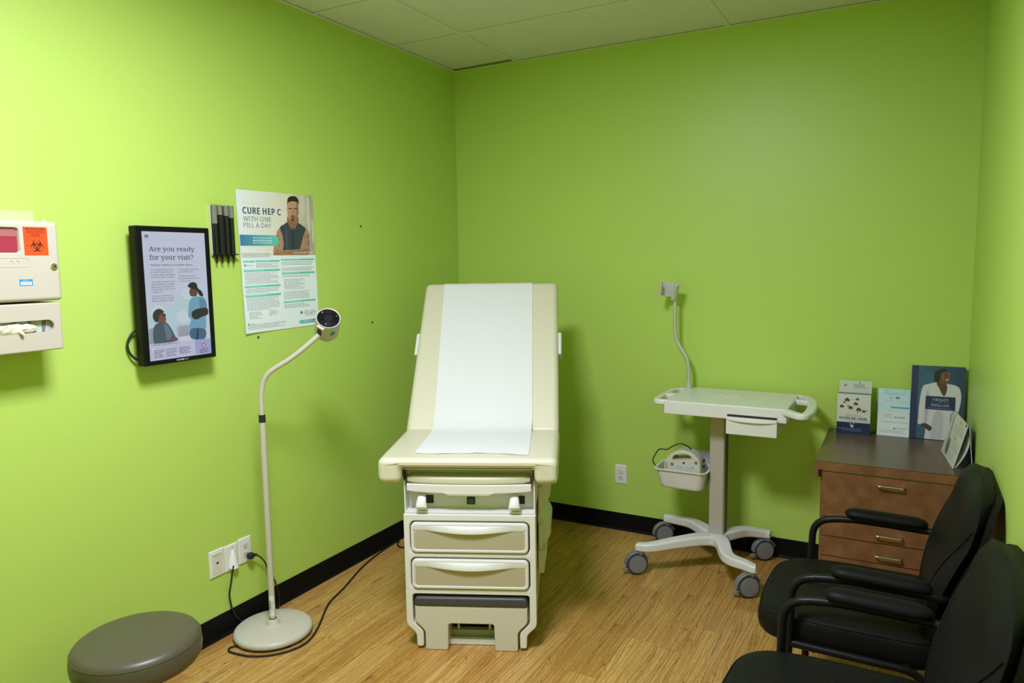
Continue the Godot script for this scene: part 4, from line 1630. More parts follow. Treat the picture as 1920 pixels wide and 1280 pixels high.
func sharps_cabinet() -> void:
	var t := thing("sharps_cabinet", "cream locking sharps cabinet with orange biohazard sticker on the wall", "cabinet", Vector3(0, 1.593, 2.730), PI / 2)
	var cream := mat("cream cabinet plastic", lin(0.54, 0.505, 0.41), 0.4)
	var c := CSGCombiner3D.new()
	c.name = "body"
	var m := CSGMesh3D.new()
	m.name = "shell"
	m.mesh = rb(Vector3(-0.011, 0, 0.0702), Vector3(0.376, 0.246, 0.1396), 0.012, 3).mesh(45.0)
	m.material = cream
	c.add_child(m, true)
	var loops := []
	for k in [[0.006, 0.004], [0.0, -0.004], [0.0, -0.010]]:
		loops.append(lift(rrect(-0.110 - k[0], 0.026 - k[0], 0.058 + k[0], 0.100 + k[0], 0.008 + k[0], 5), Transform3D(Basis(), Vector3(0, 0, 0.140 + k[1]))))
	var wm := MB.new()
	wm.loft(loops)
	var h := CSGMesh3D.new()
	h.name = "window_recess"
	h.operation = CSGShape3D.OPERATION_SUBTRACTION
	h.mesh = wm.mesh()
	h.material = cream
	c.add_child(h, true)
	t.add_child(c, true)
	# red container behind the window, with its pale fill line
	var red := mat("red container", lin(0.34, 0.032, 0.060), 0.3)
	var win := MB.new()
	win.box(Vector3(-0.026, 0.051, 0.1311), Vector3(0.166, 0.048, 0.002))
	var wn := part(t, "window", win, red, "red window")
	part(wn, "fill_line", bx(Vector3(-0.026, 0.0865, 0.1311), Vector3(0.166, 0.024, 0.002)), mat("pale red", lin(0.38, 0.13, 0.14), 0.3))
	var lz := MB.new()
	var ring := PackedVector3Array()
	for q in rrect(-0.12, -0.017, 0.085, 0.010, 0.0125, 6):
		ring.append(Vector3(q.x, q.y, 0.1400))
	ring.append(ring[0])
	lz.tube(ring, 0.0011, 6)
	for x in [-0.055, -0.010, 0.028, 0.046]:
		lz.tube(spline([Vector3(x - 0.008, -0.009, 0.1399), Vector3(x, 0.004, 0.1402), Vector3(x + 0.009, -0.004, 0.1402)], 4), 0.0010, 6)
	part(t, "embossing", lz, cream)
	# orange sticker
	var og := c8(236, 78, 24)
	var p := Pic.new(284, 344, og)
	var f := font(true, true)
	p.text("BIOHAZARD", 32, 10, 252, 38, c8(40, 16, 10), f)
	p.text("INFECTIOUS", 38, 48, 250, 78, c8(40, 16, 10), f)
	p.text("WASTE", 88, 86, 202, 116, c8(40, 16, 10), f)
	p.greek(26, 122, 258, 130, 1, c8(120, 40, 15), 2)
	p.greek(24, 216, 52, 244, 2, c8(120, 40, 15), 4)
	biohazard(p, Vector2(152, 232), 84, c8(34, 16, 12), og)
	var st := sheet(0.0705, 0.0865, 0.0006)
	st.move(0, Transform3D(Basis(), Vector3(0.107, 0.0615, 0.1400)))
	part(t, "biohazard_sticker", st, print_mat("biohazard print", p.tex(), 0.45), "orange biohazard infectious waste sticker")
	var q := Pic.new(152, 80, c8(40, 140, 205))
	q.rect(12, 30, 140, 70, c8(225, 230, 232))
	q.greek(20, 40, 132, 66, 2, c8(70, 80, 95), 8)
	q.greek(40, 8, 110, 24, 2, c8(190, 220, 235), 9)
	var lb := sheet(0.038, 0.020, 0.0005)
	lb.move(0, Transform3D(Basis(), Vector3(0.069, -0.0645, 0.1400)))
	part(t, "blue_label", lb, print_mat("blue cabinet label", q.tex(), 0.45), "small blue and white label")
	var lk := MB.new()
	lk.lathe([Vector2(0.0, 0.0), Vector2(0.0105, 0.0), Vector2(0.0105, 0.003), Vector2(0.0085, 0.005), Vector2(0.0045, 0.005), Vector2(0.004, 0.002), Vector2(0.0, 0.002)], 24)
	lk.move(0, Transform3D(Basis(Vector3.RIGHT, Vector3.BACK, Vector3.DOWN), Vector3(0.155, -0.017, 0.1400)))
	var lkp := part(t, "lock", lk, mats["chrome"], "metal key lock")
	part(lkp, "keyhole", bx(Vector3(0.156, -0.017, 0.1424), Vector3(0.0035, 0.006, 0.0012)), mats["black rubber"])
	var tab := MB.new()
	tab.prism(rounded([[0.136, 0.122], [0.148, 0.122], [0.144, 0.131, 0.002], [0.141, 0.131, 0.002]]), 0.120, 0.128)
	part(t, "tab", tab, cream)
	var glass := mat("clear acrylic", Color(0.92, 0.97, 0.93, 0.12), 0.05)
	glass.transparency = BaseMaterial3D.TRANSPARENCY_ALPHA
	single("acrylic_plate", "clear acrylic plate standing on top of the sharps cabinet", "plate", rb(Vector3(-0.02, 0.0165, 0), Vector3(0.31, 0.033, 0.004), 0.001, 1), glass, Vector3(0.085, 1.7165, 2.730), PI / 2)


func glove_dispenser() -> void:
	var t := thing("glove_dispenser", "cream glove box holder with long oval slot under the sharps cabinet", "dispenser", Vector3(0, 1.3885, 2.730), PI / 2)
	var cream: Material = mats["cream cabinet plastic"]
	var c := CSGCombiner3D.new()
	c.name = "body"
	var m := CSGMesh3D.new()
	m.name = "shell"
	m.mesh = rb(Vector3(-0.0135, 0, 0.0653), Vector3(0.371, 0.151, 0.1294), 0.005, 2).mesh(45.0)
	m.material = cream
	c.add_child(m, true)
	var slot := MB.new()
	slot.prism(rrect(-0.172, -0.0165, 0.147, 0.0215, 0.0188, 8), 0.11, 0.14)
	for a in [[slot, "slot"], [bx(Vector3(-0.0135, 0, 0.063), Vector3(0.362, 0.142, 0.116)), "hollow"]]:
		var h := CSGMesh3D.new()
		h.name = a[1]
		h.operation = CSGShape3D.OPERATION_SUBTRACTION
		h.mesh = a[0].mesh()
		h.material = cream
		c.add_child(h, true)
	t.add_child(c, true)
	# carton inside
	var p := Pic.new(512, 200, c8(214, 220, 214))
	for k in 9:
		p.shape([Vector2(330 + k * 22, 40), Vector2(342 + k * 22, 60), Vector2(330 + k * 22, 150), Vector2(318 + k * 22, 150), Vector2(322 + k * 22, 60)], c8(128, 118, 122) if k % 3 == 0 else (c8(186, 180, 180) if k % 3 == 1 else c8(180, 206, 198)))
	var box := sheet(0.340, 0.125, 0.100)
	single("glove_carton", "printed glove carton inside the cream holder's slot", "box", box, print_mat("glove carton print", p.tex(), 0.6), Vector3(0.012, 1.3845, 2.742), PI / 2)
	# gloves bulging out of the carton: folded, lumpy latex
	var g := MB.new()
	var nz := FastNoiseLite.new()
	nz.seed = 8
	nz.frequency = 26.0
	var loops := []
	for i in 33:
		var fx := i / 32.0
		var x := lerpf(-0.150, 0.100, fx)
		var e := sqrt(maxf(0.02, 1.0 - pow(absf(fx * 2 - 1), 6.0)))
		var l := PackedVector3Array()
		for j in 18:
			var a := TAU * j / 18
			var r := 1.0 + 0.55 * nz.get_noise_2d(x, a * 0.03) + 0.25 * nz.get_noise_2d(x * 3.0, a * 0.09 + 4.0)
			l.append(Vector3(x, -0.002 + sin(a) * 0.0155 * e * clampf(r, 0.6, 1.08), 0.1225 + cos(a) * 0.009 * e * r))
		loops.append(l)
	g.loft(loops)
	g.tube(spline([Vector3(0.038, -0.006, 0.113), Vector3(0.043, -0.009, 0.126), Vector3(0.047, -0.015, 0.137), Vector3(0.050, -0.021, 0.139)], 4), 0.008, 10, 0.004)
	var lat := mat("pale latex", lin(0.66, 0.64, 0.48), 0.6)
	single("latex_gloves", "pale latex gloves pulled partly out of the oval slot", "gloves", g, lat, Vector3(0, 1.3885, 2.730), PI / 2)


func wall_screen() -> void:
	var t := thing("wall_monitor", "black framed upright screen asking patients if they are ready", "monitor", Vector3(0, 1.464, 2.0885), PI / 2)
	var k := mat("satin black", lin(0.005, 0.005, 0.005), 0.38, 0.0, 0.3)
	part(t, "housing", rb(Vector3(0.0, 0.0, 0.055), Vector3(0.3155, 0.512, 0.040), 0.005, 2), k)
	part(t, "wall_mount", rb(Vector3(0, 0.02, 0.018), Vector3(0.16, 0.20, 0.036), 0.003, 1), k)
	# the page on the screen
	var p := Pic.new(536, 948, c8(196, 198, 222))
	var ink := c8(52, 54, 66)
	var se := font(true)
	var sa := font()
	p.ramp(0, 0, 536, 420, c8(200, 202, 226), c8(198, 202, 222))
	p.ramp(0, 420, 536, 830, c8(198, 202, 222), c8(188, 208, 216))
	for b in [[330, 560, 120, 90], [150, 640, 140, 70], [420, 480, 90, 60], [260, 700, 120, 60]]:
		p.oval(b[0], b[1], b[2], b[3], c8(182, 206, 216))
	for b in [[300, 640, 60, 46], [350, 470, 50, 40], [90, 600, 60, 60]]:
		p.oval(b[0], b[1], b[2], b[3], c8(200, 214, 222))
	p.text("Are you ready", 48.1, 106.8, 436.1, 154.7, ink, se)
	p.text("for your visit?", 49.3, 167.2, 421.1, 216.8, ink, se)
	p.text("Tell your healthcare provider about...", 47.2, 238.1, 424.3, 254.0, ink, sa)
	var small := c8(92, 94, 112)
	p.text("Your symptoms. Have they", 47.1, 271.8, 242.2, 286.0, small, sa)
	p.text("improved? Gotten worse?", 47.3, 291.3, 230.0, 304.6, small, sa)
	p.text("Changed? Report symptoms", 47.5, 310.0, 250.9, 324.2, small, sa)
	p.text("even if they seem unrelated.", 46.8, 328.6, 245.0, 341.9, small, sa)
	p.text("Upcoming procedures and", 50.6, 361.6, 245.9, 375.8, small, sa)
	p.text("new medications, including", 48.8, 380.2, 244.1, 395.2, small, sa)
	p.text("prescription and over-the-", 48.1, 398.8, 236.1, 413.9, small, sa)
	p.text("counter drugs, vitamins and", 47.4, 417.4, 240.5, 431.6, small, sa)
	p.text("supplements.", 46.6, 436.9, 136.7, 450.2, small, sa)
	p.text("Any major life events or", 47.9, 465.4, 223.5, 479.6, small, sa)
	p.text("health changes. New job?", 47.1, 484.1, 234.0, 498.2, small, sa)
	p.text("Moved? Adopted a pet?", 46.4, 502.7, 219.9, 516.8, small, sa)
	p.text("Any challenges posed by", 282.4, 273.7, 463.3, 287.5, small, sa)
	p.text("your treatment plan.", 281.7, 292.1, 415.4, 305.9, small, sa)
	p.text("Overall feelings about", 281.9, 323.4, 438.6, 337.1, small, sa)
	p.text("how your symptoms affect", 281.1, 342.7, 467.5, 356.4, small, sa)
	p.text("you day to day.", 281.3, 362.0, 386.8, 375.8, small, sa)
	p.rect(20, 26, 52, 36, c8(90, 92, 110))
	p.rect(20, 40, 52, 46, c8(90, 92, 110))
	p.rect(0, 58, 536, 60, c8(176, 178, 202))
	# sofa
	p.shape([Vector2(-11.4, 724.2), Vector2(78.6, 706.7), Vector2(153.4, 768.3), Vector2(146.7, 839.8), Vector2(-1.9, 831.1)], c8(150, 158, 172))
	p.shape([Vector2(235.2, 722.1), Vector2(273.3, 707.5), Vector2(337.1, 709.9), Vector2(360.0, 753.1), Vector2(359.5, 813.6), Vector2(253.4, 806.5)], c8(176, 176, 190))
	for i in 7:
		p.shape([Vector2(255.8, 715.0)+Vector2(i*13, 0), Vector2(259.9, 715.4)+Vector2(i*13, 0), Vector2(264.2, 803.1)+Vector2(i*12, 0), Vector2(258.0, 802.4)+Vector2(i*12, 0)], c8(140, 142, 158))
	p.shape([Vector2(149.6, 808.5), Vector2(351.0, 789.4), Vector2(535.9, 833.1), Vector2(534.5, 847.3), Vector2(146.3, 844.3)], c8(206, 206, 222))
	# seated man
	p.shape([Vector2(44.2, 703.3), Vector2(76.8, 672.5), Vector2(132.6, 665.1), Vector2(175.4, 698.1), Vector2(223.6, 789.5), Vector2(242.1, 814.4), Vector2(147.9, 826.4), Vector2(47.8, 823.7), Vector2(34.8, 773.4)], c8(78, 92, 106))
	p.shape([Vector2(130.8, 684.8), Vector2(160.1, 696.6), Vector2(194.0, 772.6), Vector2(150.0, 804.1), Vector2(135.8, 739.3)], c8(104, 120, 134))
	p.shape([Vector2(186.8, 794.6), Vector2(228.7, 790.1), Vector2(236.9, 813.8), Vector2(190.2, 813.1)], c8(112, 82, 70))
	p.shape([Vector2(84.8, 617.8), Vector2(138.5, 602.6), Vector2(149.5, 636.9), Vector2(144.5, 668.0), Vector2(111.6, 674.0), Vector2(82.7, 662.4)], c8(118, 84, 72))
	p.shape([Vector2(42.6, 614.3), Vector2(62.7, 578.5), Vector2(103.5, 567.4), Vector2(139.3, 593.6), Vector2(99.1, 614.6), Vector2(82.7, 662.4), Vector2(55.6, 655.4)], c8(60, 56, 60))
	p.shape([Vector2(119.4, 611.8), Vector2(149.7, 612.5), Vector2(149.0, 619.7), Vector2(120.7, 620.0)], c8(40, 38, 44))
	# standing nurse in pale blue
	p.shape([Vector2(355.9, 547.7), Vector2(378.3, 507.3), Vector2(423.5, 491.4), Vector2(489.3, 500.2), Vector2(518.3, 549.7), Vector2(505.8, 653.6), Vector2(486.5, 758.3), Vector2(347.4, 737.8), Vector2(368.0, 669.9), Vector2(343.8, 639.8)], c8(116, 164, 190))
	p.shape([Vector2(455.1, 507.5), Vector2(508.9, 530.0), Vector2(516.8, 587.7), Vector2(457.9, 592.8)], c8(96, 140, 170))
	p.shape([Vector2(361.3, 739.2), Vector2(487.2, 751.7), Vector2(479.8, 826.9), Vector2(359.5, 813.6)], c8(72, 104, 134))
	p.shape([Vector2(415.0, 749.2), Vector2(429.2, 750.7), Vector2(422.4, 820.6), Vector2(405.0, 818.7)], c8(48, 62, 88))
	p.shape([Vector2(379.2, 610.1), Vector2(436.4, 586.4), Vector2(520.2, 588.0), Vector2(523.4, 636.0), Vector2(474.6, 650.9), Vector2(417.2, 669.5), Vector2(380.6, 652.3)], c8(54, 50, 52))
	p.shape([Vector2(367.9, 446.0), Vector2(386.8, 419.0), Vector2(430.8, 416.5), Vector2(439.9, 459.4), Vector2(423.8, 488.6), Vector2(380.3, 485.9), Vector2(368.9, 469.3)], c8(104, 72, 62))
	p.shape([Vector2(355.4, 408.0), Vector2(390.5, 379.9), Vector2(433.5, 388.4), Vector2(446.4, 426.8), Vector2(477.2, 452.1), Vector2(490.3, 490.8), Vector2(457.4, 484.0), Vector2(438.6, 449.9), Vector2(412.6, 434.4), Vector2(391.3, 428.6)], c8(48, 42, 46))
	# footer
	p.poly(PackedVector2Array([Vector2(0.9, 822.6), Vector2(385.5, 826.8), Vector2(390.8, 941.8), Vector2(0.0, 948.0)]), c8(190, 192, 218))
	p.poly(PackedVector2Array([Vector2(386.6, 826.9), Vector2(534.1, 828.1), Vector2(536.0, 948.0), Vector2(390.8, 941.8)]), c8(158, 166, 206))
	p.text("PATIENTS - LEARN MORE ABOUT...", 31.2, 829.8, 258.7, 836.8, ink, sa)
	p.greek(34, 872, 120, 935, 5, c8(110, 112, 132), 11)
	p.greek(136, 872, 230, 935, 5, c8(110, 112, 132), 12)
	p.greek(246, 872, 350, 925, 4, c8(110, 112, 132), 13)
	p.oval(466, 878, 18, 18, c8(178, 96, 130))
	p.oval(466, 878, 9, 9, c8(224, 210, 220))
	p.greek(430, 904, 506, 940, 3, c8(96, 84, 120), 14)
	p.oval(30, 862, 9, 9, c8(226, 228, 240))
	p.oval(30, 862, 5, 5, c8(190, 192, 218))
	var tex := p.tex()
	var s := mat("screen glow", Color(0.02, 0.02, 0.02), 0.25)
	s.emission_enabled = true
	s.emission = Color.WHITE
	s.emission_texture = tex
	s.emission_energy_multiplier = 0.84
	s.emission_operator = BaseMaterial3D.EMISSION_OP_MULTIPLY
	var sh := sheet(0.2670, 0.4740, 0.0010)
	sh.move(0, Transform3D(Basis(), Vector3(0.0, -0.0015, 0.0748)))
	part(t, "screen", sh, s, "lit screen showing a nurse and a seated patient")
	var l := AreaLight3D.new()
	l.name = "screen_light"
	l.area_size = Vector2(0.26, 0.46)
	l.light_color = Color(0.80, 0.80, 1.0)
	l.light_energy = 0.012
	l.area_range = 8.0
	l.area_attenuation = 2.0
	l.shadow_enabled = true
	t.add_child(l)
	l.position = Vector3(0, -0.0015, 0.0775)
	l.rotation.y = PI
	var lg := Pic.new(320, 48, c8(14, 14, 14))
	lg.text("Health", 6, 6, 130, 40, c8(215, 215, 215), font(false, true))
	lg.oval(153, 24, 22, 20, c8(215, 215, 215))
	lg.text("M", 141, 14, 165, 34, c8(14, 14, 14), font(false, true))
	lg.text("onitor", 178, 6, 290, 40, c8(215, 215, 215), sa)
	var ls := sheet(0.058, 0.0088, 0.0004)
	ls.move(0, Transform3D(Basis(), Vector3(0.004, -0.2465, 0.0750)))
	part(t, "maker_name", ls, print_mat("screen maker name", lg.tex(), 0.35), "white lettering on the lower frame")
	var cb := MB.new()
	cb.tube(spline([Vector3(-0.135, -0.115, 0.025), Vector3(-0.158, -0.135, 0.016), Vector3(-0.176, -0.170, 0.012), Vector3(-0.172, -0.205, 0.014), Vector3(-0.150, -0.232, 0.020), Vector3(-0.120, -0.240, 0.024)], 6), 0.0045, 8)
	part(t, "cable", cb, mats["black rubber"])


func poster() -> void:
	var p := Pic.new(904, 1230, c8(228, 238, 240))
	var se := font(true)
	var sa := font()
	var hv := font(false, true)
	var slate := c8(48, 74, 96)
	p.ramp_x(0, 0, 560, 560, c8(226, 232, 230), c8(224, 218, 200))
	p.ramp_x(560, 0, 904, 560, c8(224, 218, 200), c8(176, 168, 146))
	for b in [[840, 180, 30, 170], [760, 90, 40, 120], [880, 330, 20, 120]]:
		p.oval(b[0], b[1], b[2], b[3], c8(206, 200, 182))
	p.rect(860, 0, 868, 500, c8(150, 144, 124))
	# the man on the poster: bare tattooed arms crossed over a dark sleeveless shirt
	var skin := c8(176, 136, 108)
	var shade := c8(142, 104, 82)
	p.shape([Vector2(457.2, 321.1), Vector2(522.0, 281.8), Vector2(567.5, 270.1), Vector2(696.6, 268.0), Vector2(764.8, 287.4), Vector2(827.1, 334.7), Vector2(842.3, 460.8), Vector2(816.2, 546.7), Vector2(694.1, 582.1), Vector2(497.7, 580.2), Vector2(386.0, 556.1), Vector2(390.2, 468.8), Vector2(424.2, 370.6)], skin)
	p.shape([Vector2(582.9, 192.1), Vector2(695.3, 189.3), Vector2(700.3, 279.3), Vector2(631.3, 319.4), Vector2(566.6, 281.2)], shade)
	p.shape([Vector2(472.7, 310.0), Vector2(525.2, 279.6), Vector2(565.3, 261.2), Vector2(594.8, 303.1), Vector2(630.6, 327.3), Vector2(670.8, 302.2), Vector2(698.5, 263.5), Vector2(749.4, 285.4), Vector2(790.6, 317.8), Vector2(760.3, 380.7), Vector2(710.6, 494.0), Vector2(699.4, 516.5), Vector2(506.1, 514.0), Vector2(506.7, 469.7), Vector2(499.2, 381.4)], c8(58, 64, 76))
	p.shape([Vector2(623.2, 325.1), Vector2(641.4, 324.9), Vector2(629.4, 510.0), Vector2(605.1, 509.7)], c8(44, 50, 60))
	p.shape([Vector2(535.0, 303.8), Vector2(552.9, 303.6), Vector2(563.5, 503.6), Vector2(536.6, 503.3)], c8(70, 78, 92))
	p.shape([Vector2(384.9, 534.2), Vector2(488.4, 513.7), Vector2(669.4, 507.1), Vector2(826.7, 495.2), Vector2(822.2, 550.2), Vector2(694.5, 577.5), Vector2(497.7, 580.2), Vector2(391.2, 562.7)], c8(160, 122, 96))
	p.shape([Vector2(486.6, 535.8), Vector2(668.5, 518.3), Vector2(793.2, 517.7), Vector2(666.8, 538.6)], shade)
	var tr := RandomNumberGenerator.new()
	tr.seed = 3
	for k in 46:
		var left := k % 2 == 0
		var q := (Vector2(400.2, 381.6) if left else Vector2(769.4, 346.5)) + Vector2(tr.randf_range(0, 56), tr.randf_range(0, 170))
		p.oval(q.x, q.y, tr.randf_range(4, 11), tr.randf_range(3, 8), [c8(104, 92, 88), c8(128, 88, 78), c8(92, 98, 104)][k % 3], tr.randf_range(0, 3))
	p.shape([Vector2(571.8, 125.8), Vector2(585.9, 81.0), Vector2(644.9, 58.7), Vector2(707.6, 76.4), Vector2(715.3, 132.4), Vector2(700.6, 200.4), Vector2(660.1, 246.2), Vector2(614.5, 247.0), Vector2(576.0, 203.3)], c8(190, 146, 118))
	p.shape([Vector2(689.1, 77.1), Vector2(715.3, 132.4), Vector2(700.6, 200.4), Vector2(660.1, 246.2), Vector2(679.6, 156.0)], c8(156, 116, 92))
	p.shape([Vector2(575.1, 103.6), Vector2(585.7, 47.8), Vector2(620.6, 24.1), Vector2(686.0, 21.1), Vector2(718.9, 51.2), Vector2(718.1, 98.5), Vector2(704.5, 76.5), Vector2(647.4, 65.3), Vector2(588.9, 80.9)], c8(38, 32, 30))
	p.shape([Vector2(615.3, 200.2), Vector2(638.4, 195.1), Vector2(662.4, 199.0), Vector2(661.7, 226.0), Vector2(647.8, 246.4), Vector2(620.5, 246.9), Vector2(610.1, 227.0)], c8(128, 94, 76))
	p.shape([Vector2(615.3, 200.2), Vector2(638.5, 194.0), Vector2(662.4, 199.0), Vector2(660.3, 205.8), Vector2(637.8, 201.9), Vector2(616.2, 206.8)], c8(70, 50, 42))
	p.shape([Vector2(623.7, 226.8), Vector2(649.5, 226.2), Vector2(646.3, 246.4), Vector2(635.1, 253.4), Vector2(623.5, 246.9)], c8(74, 54, 44))
	p.shape([Vector2(623.4, 211.1), Vector2(652.3, 210.5), Vector2(637.9, 219.8)], c8(170, 108, 94))
	p.shape([Vector2(593.8, 131.8), Vector2(630.0, 130.6), Vector2(629.4, 137.3), Vector2(593.1, 139.6)], c8(52, 40, 36))
	p.shape([Vector2(657.4, 129.7), Vector2(694.1, 128.6), Vector2(693.5, 136.5), Vector2(656.8, 136.5)], c8(52, 40, 36))
	p.shape([Vector2(638.3, 140.4), Vector2(650.4, 140.0), Vector2(653.3, 179.1), Vector2(629.0, 179.7)], c8(164, 122, 98))
	p.rect(0, 560, 904, 1230, c8(228, 238, 240))
	p.greek(64.1, 111.2, 433.7, 110.7, 1, c8(150, 156, 164), 21)
	p.text("CURE HEP C", 59.2, 144.6, 493.7, 201.0, slate, hv)
	p.text("WITH ONE", 60.1, 221.7, 374.8, 263.5, c8(92,110,126), sa)
	p.text("PILL A DAY", 59.6, 278.0, 370.1, 317.8, c8(92,110,126), sa)
	p.ramp_x(7.3, 380.6, 408.2, 474.2, c8(66, 124, 166), c8(98, 190, 178))
	p.oval(405.3, (380.6 + 474.2) / 2, (474.2 - 380.6) / 2, (474.2 - 380.6) / 2, c8(98, 190, 178))
	p.text("Ask a healthcare provider", 152.5, 399.2, 372.3, 414.0, Color.WHITE, hv)
	p.text("about EPCLUSA and learn", 150.7, 420.4, 367.7, 435.2, Color.WHITE, hv)
	p.text("more at www.epclusa.com", 150.4, 441.6, 371.7, 456.4, Color.WHITE, hv)
	p.text("NOW CURED with EPCLUSA", 621.3, 526.7, 864.8, 542.4, Color.WHITE, sa)
	p.greek(13.6, 540.9, 355.2, 580.5, 3, c8(150, 146, 136), 22)
	var teal := c8(92, 196, 176)
	for b in [[26, 604, 152, 618], [164, 601, 445, 616], [464, 593, 881, 608], [27, 681, 444, 698], [465, 714, 877, 732], [24, 820, 440, 836], [24, 899, 439, 918], [464, 978, 874, 995]]:
		var q := Rect2(b[0], b[1], b[2] - b[0], b[3] - b[1])
		p.rect(q.position.x, q.position.y, q.end.x, q.end.y, teal)
		p.greek(q.position.x + 12, q.position.y + 4, q.position.x + q.size.x * 0.6, q.end.y - 4, 1, c8(215, 240, 236), int(b[0]))
	for b in [[167, 627, 436, 671, 4], [468, 619, 865, 657, 3], [464, 672, 867, 707, 3], [34, 707, 432, 811, 10], [470, 741, 820, 765, 2], [482, 779, 741, 878, 8], [31, 845, 422, 891, 4], [472, 892, 805, 967, 6], [35, 925, 421, 1041, 9], [472, 1009, 797, 1049, 3], [52, 1051, 198, 1116, 5], [286, 1048, 392, 1098, 4], [30, 1159, 490, 1205, 4], [723, 1110, 864, 1137, 2]]:
		var q := Rect2(b[0], b[1], b[2] - b[0], b[3] - b[1])
		p.greek(q.position.x, q.position.y, q.end.x, q.end.y, b[4], c8(150, 160, 168), int(b[0]) + int(b[1]))
	p.oval(42.1, 644.1, 9, 9, c8(70, 110, 140))
	p.text("EPCLUSA", 55.4, 638.2, 133.0, 650.8, c8(120,135,150), sa)
	p.oval(680.1, 1095.0, 20, 18, c8(128, 200, 190))
	p.oval(686.0, 1100.0, 9, 9, c8(40, 66, 90))
	p.text("EPCLUSA", 720.6, 1082.3, 869.8, 1111.9, c8(96,116,134), sa)
	p.ramp_x(661.0, 1168.7, 900, 1200.7, c8(100, 196, 186), c8(82, 110, 168))
	p.oval(661.0, (1168.7 + 1200.7) / 2, 14, (1200.7 - 1168.7) / 2, c8(100, 196, 186))
	p.greek(701.9, 1175.6, 880, 1193.8, 2, c8(215, 235, 240), 31)
	p.oval(35.6, 1151.2, 8, 9, c8(110, 125, 140))
	p.text("GILEAD", 51.7, 1144.2, 108.0, 1156.9, c8(130,142,152), sa)
	var o := single("wall_poster", "paper health poster of a man with tattooed crossed arms", "poster", curl_sheet(0.452, 0.615, 0.0012), print_mat("poster print", p.tex(), 0.35), Vector3(0.0012, 1.5875, 1.4985), PI / 2)
	o.rotation.z = 0.010


# paper on a wall: taped flat above, its left edge and lower corners standing off a little
func curl_sheet(w: float, h: float, t: float) -> MB:
	var m := MB.new()
	var nx := 10
	var ny := 14
	var g := []
	for j in ny + 1:
		var row := []
		for i in nx + 1:
			var u := float(i) / nx
			var v := float(j) / ny
			var off := 0.0006 + 0.006 * pow(1 - u, 6.0) * smoothstep(0.1, 0.5, v) + 0.004 * pow(v, 5.0) * absf(u - 0.5) + 0.0015 * sin(v * 9.0 + u * 2.0) * v
			row.append([Vector3((u - 0.5) * w, (0.5 - v) * h, maxf(off, 0.0003) + t), Vector2(u, v)])
		g.append(row)
	for j in ny:
		for i in nx:
			var a = g[j][i]; var b = g[j][i + 1]; var c = g[j + 1][i + 1]; var d = g[j + 1][i]
			m.quad_uv(d[0], c[0], b[0], a[0], d[1], c[1], b[1], a[1])
			var z := Vector3(0, 0, -t * 0.8)
			var e := Vector2(0.01, 0.7)
			m.quad_uv(a[0] + z, b[0] + z, c[0] + z, d[0] + z, e, e, e, e)
	return m


func specula_dispenser() -> void:
	var t := thing("specula_dispenser", "black four-tube dispenser between the screen and the poster", "dispenser", Vector3(0, 1.700, 1.8115), PI / 2)
	var smoke := mat("frosted tube", lin(0.19, 0.20, 0.15), 0.3)
	var k := mat("gloss black", lin(0.012, 0.012, 0.013), 0.16)
	part(t, "back_plate", rb(Vector3(0.001, 0.015, 0.005), Vector3(0.108, 0.205, 0.006), 0.001, 1), mat("dark backing", lin(0.035, 0.037, 0.03), 0.35))
	part(t, "side_edge", rb(Vector3(-0.0555, 0.015, 0.006), Vector3(0.003, 0.205, 0.010), 0.001, 1), mat("pale edge", lin(0.62, 0.62, 0.50), 0.4))
	var tops := [0.043, 0.079, 0.076, 0.069]
	var xs := [-0.0445, -0.0175, 0.0135, 0.0400]
	for i in 4:
		var x: float = xs[i]
		var tb := MB.new()
		tb.lathe([Vector2(0.0, tops[i]), Vector2(0.0108, tops[i]), Vector2(0.0108, 0.1185), Vector2(0.0095, 0.1185), Vector2(0.0095, tops[i] + 0.003), Vector2(0.0, tops[i] + 0.003)], 20, Vector3(x, 0, 0.0195))
		var tube := part(t, "tube", tb, smoke)
		var st := MB.new()
		var prof := [Vector2(0.0, -0.080)]
		var y := -0.080
		while y < tops[i] - 0.004:
			prof.append(Vector2(0.0094, y))
			prof.append(Vector2(0.0100, y + 0.006))
			y += 0.0062
		prof.append(Vector2(0.0, y))
		st.lathe(prof, 18, Vector3(x, 0, 0.0195))
		part(tube, "specula_stack", st, k)
		var fn := MB.new()
		fn.lathe([Vector2(0.0, -0.118), Vector2(0.0028, -0.118), Vector2(0.0042, -0.104), Vector2(0.0085, -0.088), Vector2(0.0098, -0.084), Vector2(0.0, -0.084)], 18, Vector3(x, 0, 0.0195))
		part(tube, "funnel_tip", fn, k)
	part(t, "flange", rb(Vector3(0.001, -0.082, 0.0175), Vector3(0.116, 0.005, 0.031), 0.0018, 1), k)
	var s := MB.new()
	s.lathe([Vector2(0.0, 0.0), Vector2(0.0035, 0.0), Vector2(0.0035, 0.0015), Vector2(0.0, 0.003)], 14)
	s.move(0, Transform3D(Basis(Vector3.RIGHT, Vector3.BACK, Vector3.DOWN), Vector3(-0.002, 0.020, 0.0085)))
	part(t, "screw", s, mats["chrome"])


func plate_body(w: float, h: float) -> MB:
	var m := MB.new()
	var loops := []
	for k in [[0.0, 0.0006], [0.0, 0.003], [0.002, 0.0055], [0.006, 0.0068]]:
		loops.append(lift(rrect(-w / 2 + k[0], -h / 2 + k[0], w / 2 - k[0], h / 2 - k[0], 0.003, 3), Transform3D(Basis(), Vector3(0, 0, k[1]))))
	m.loft(loops)
	return m

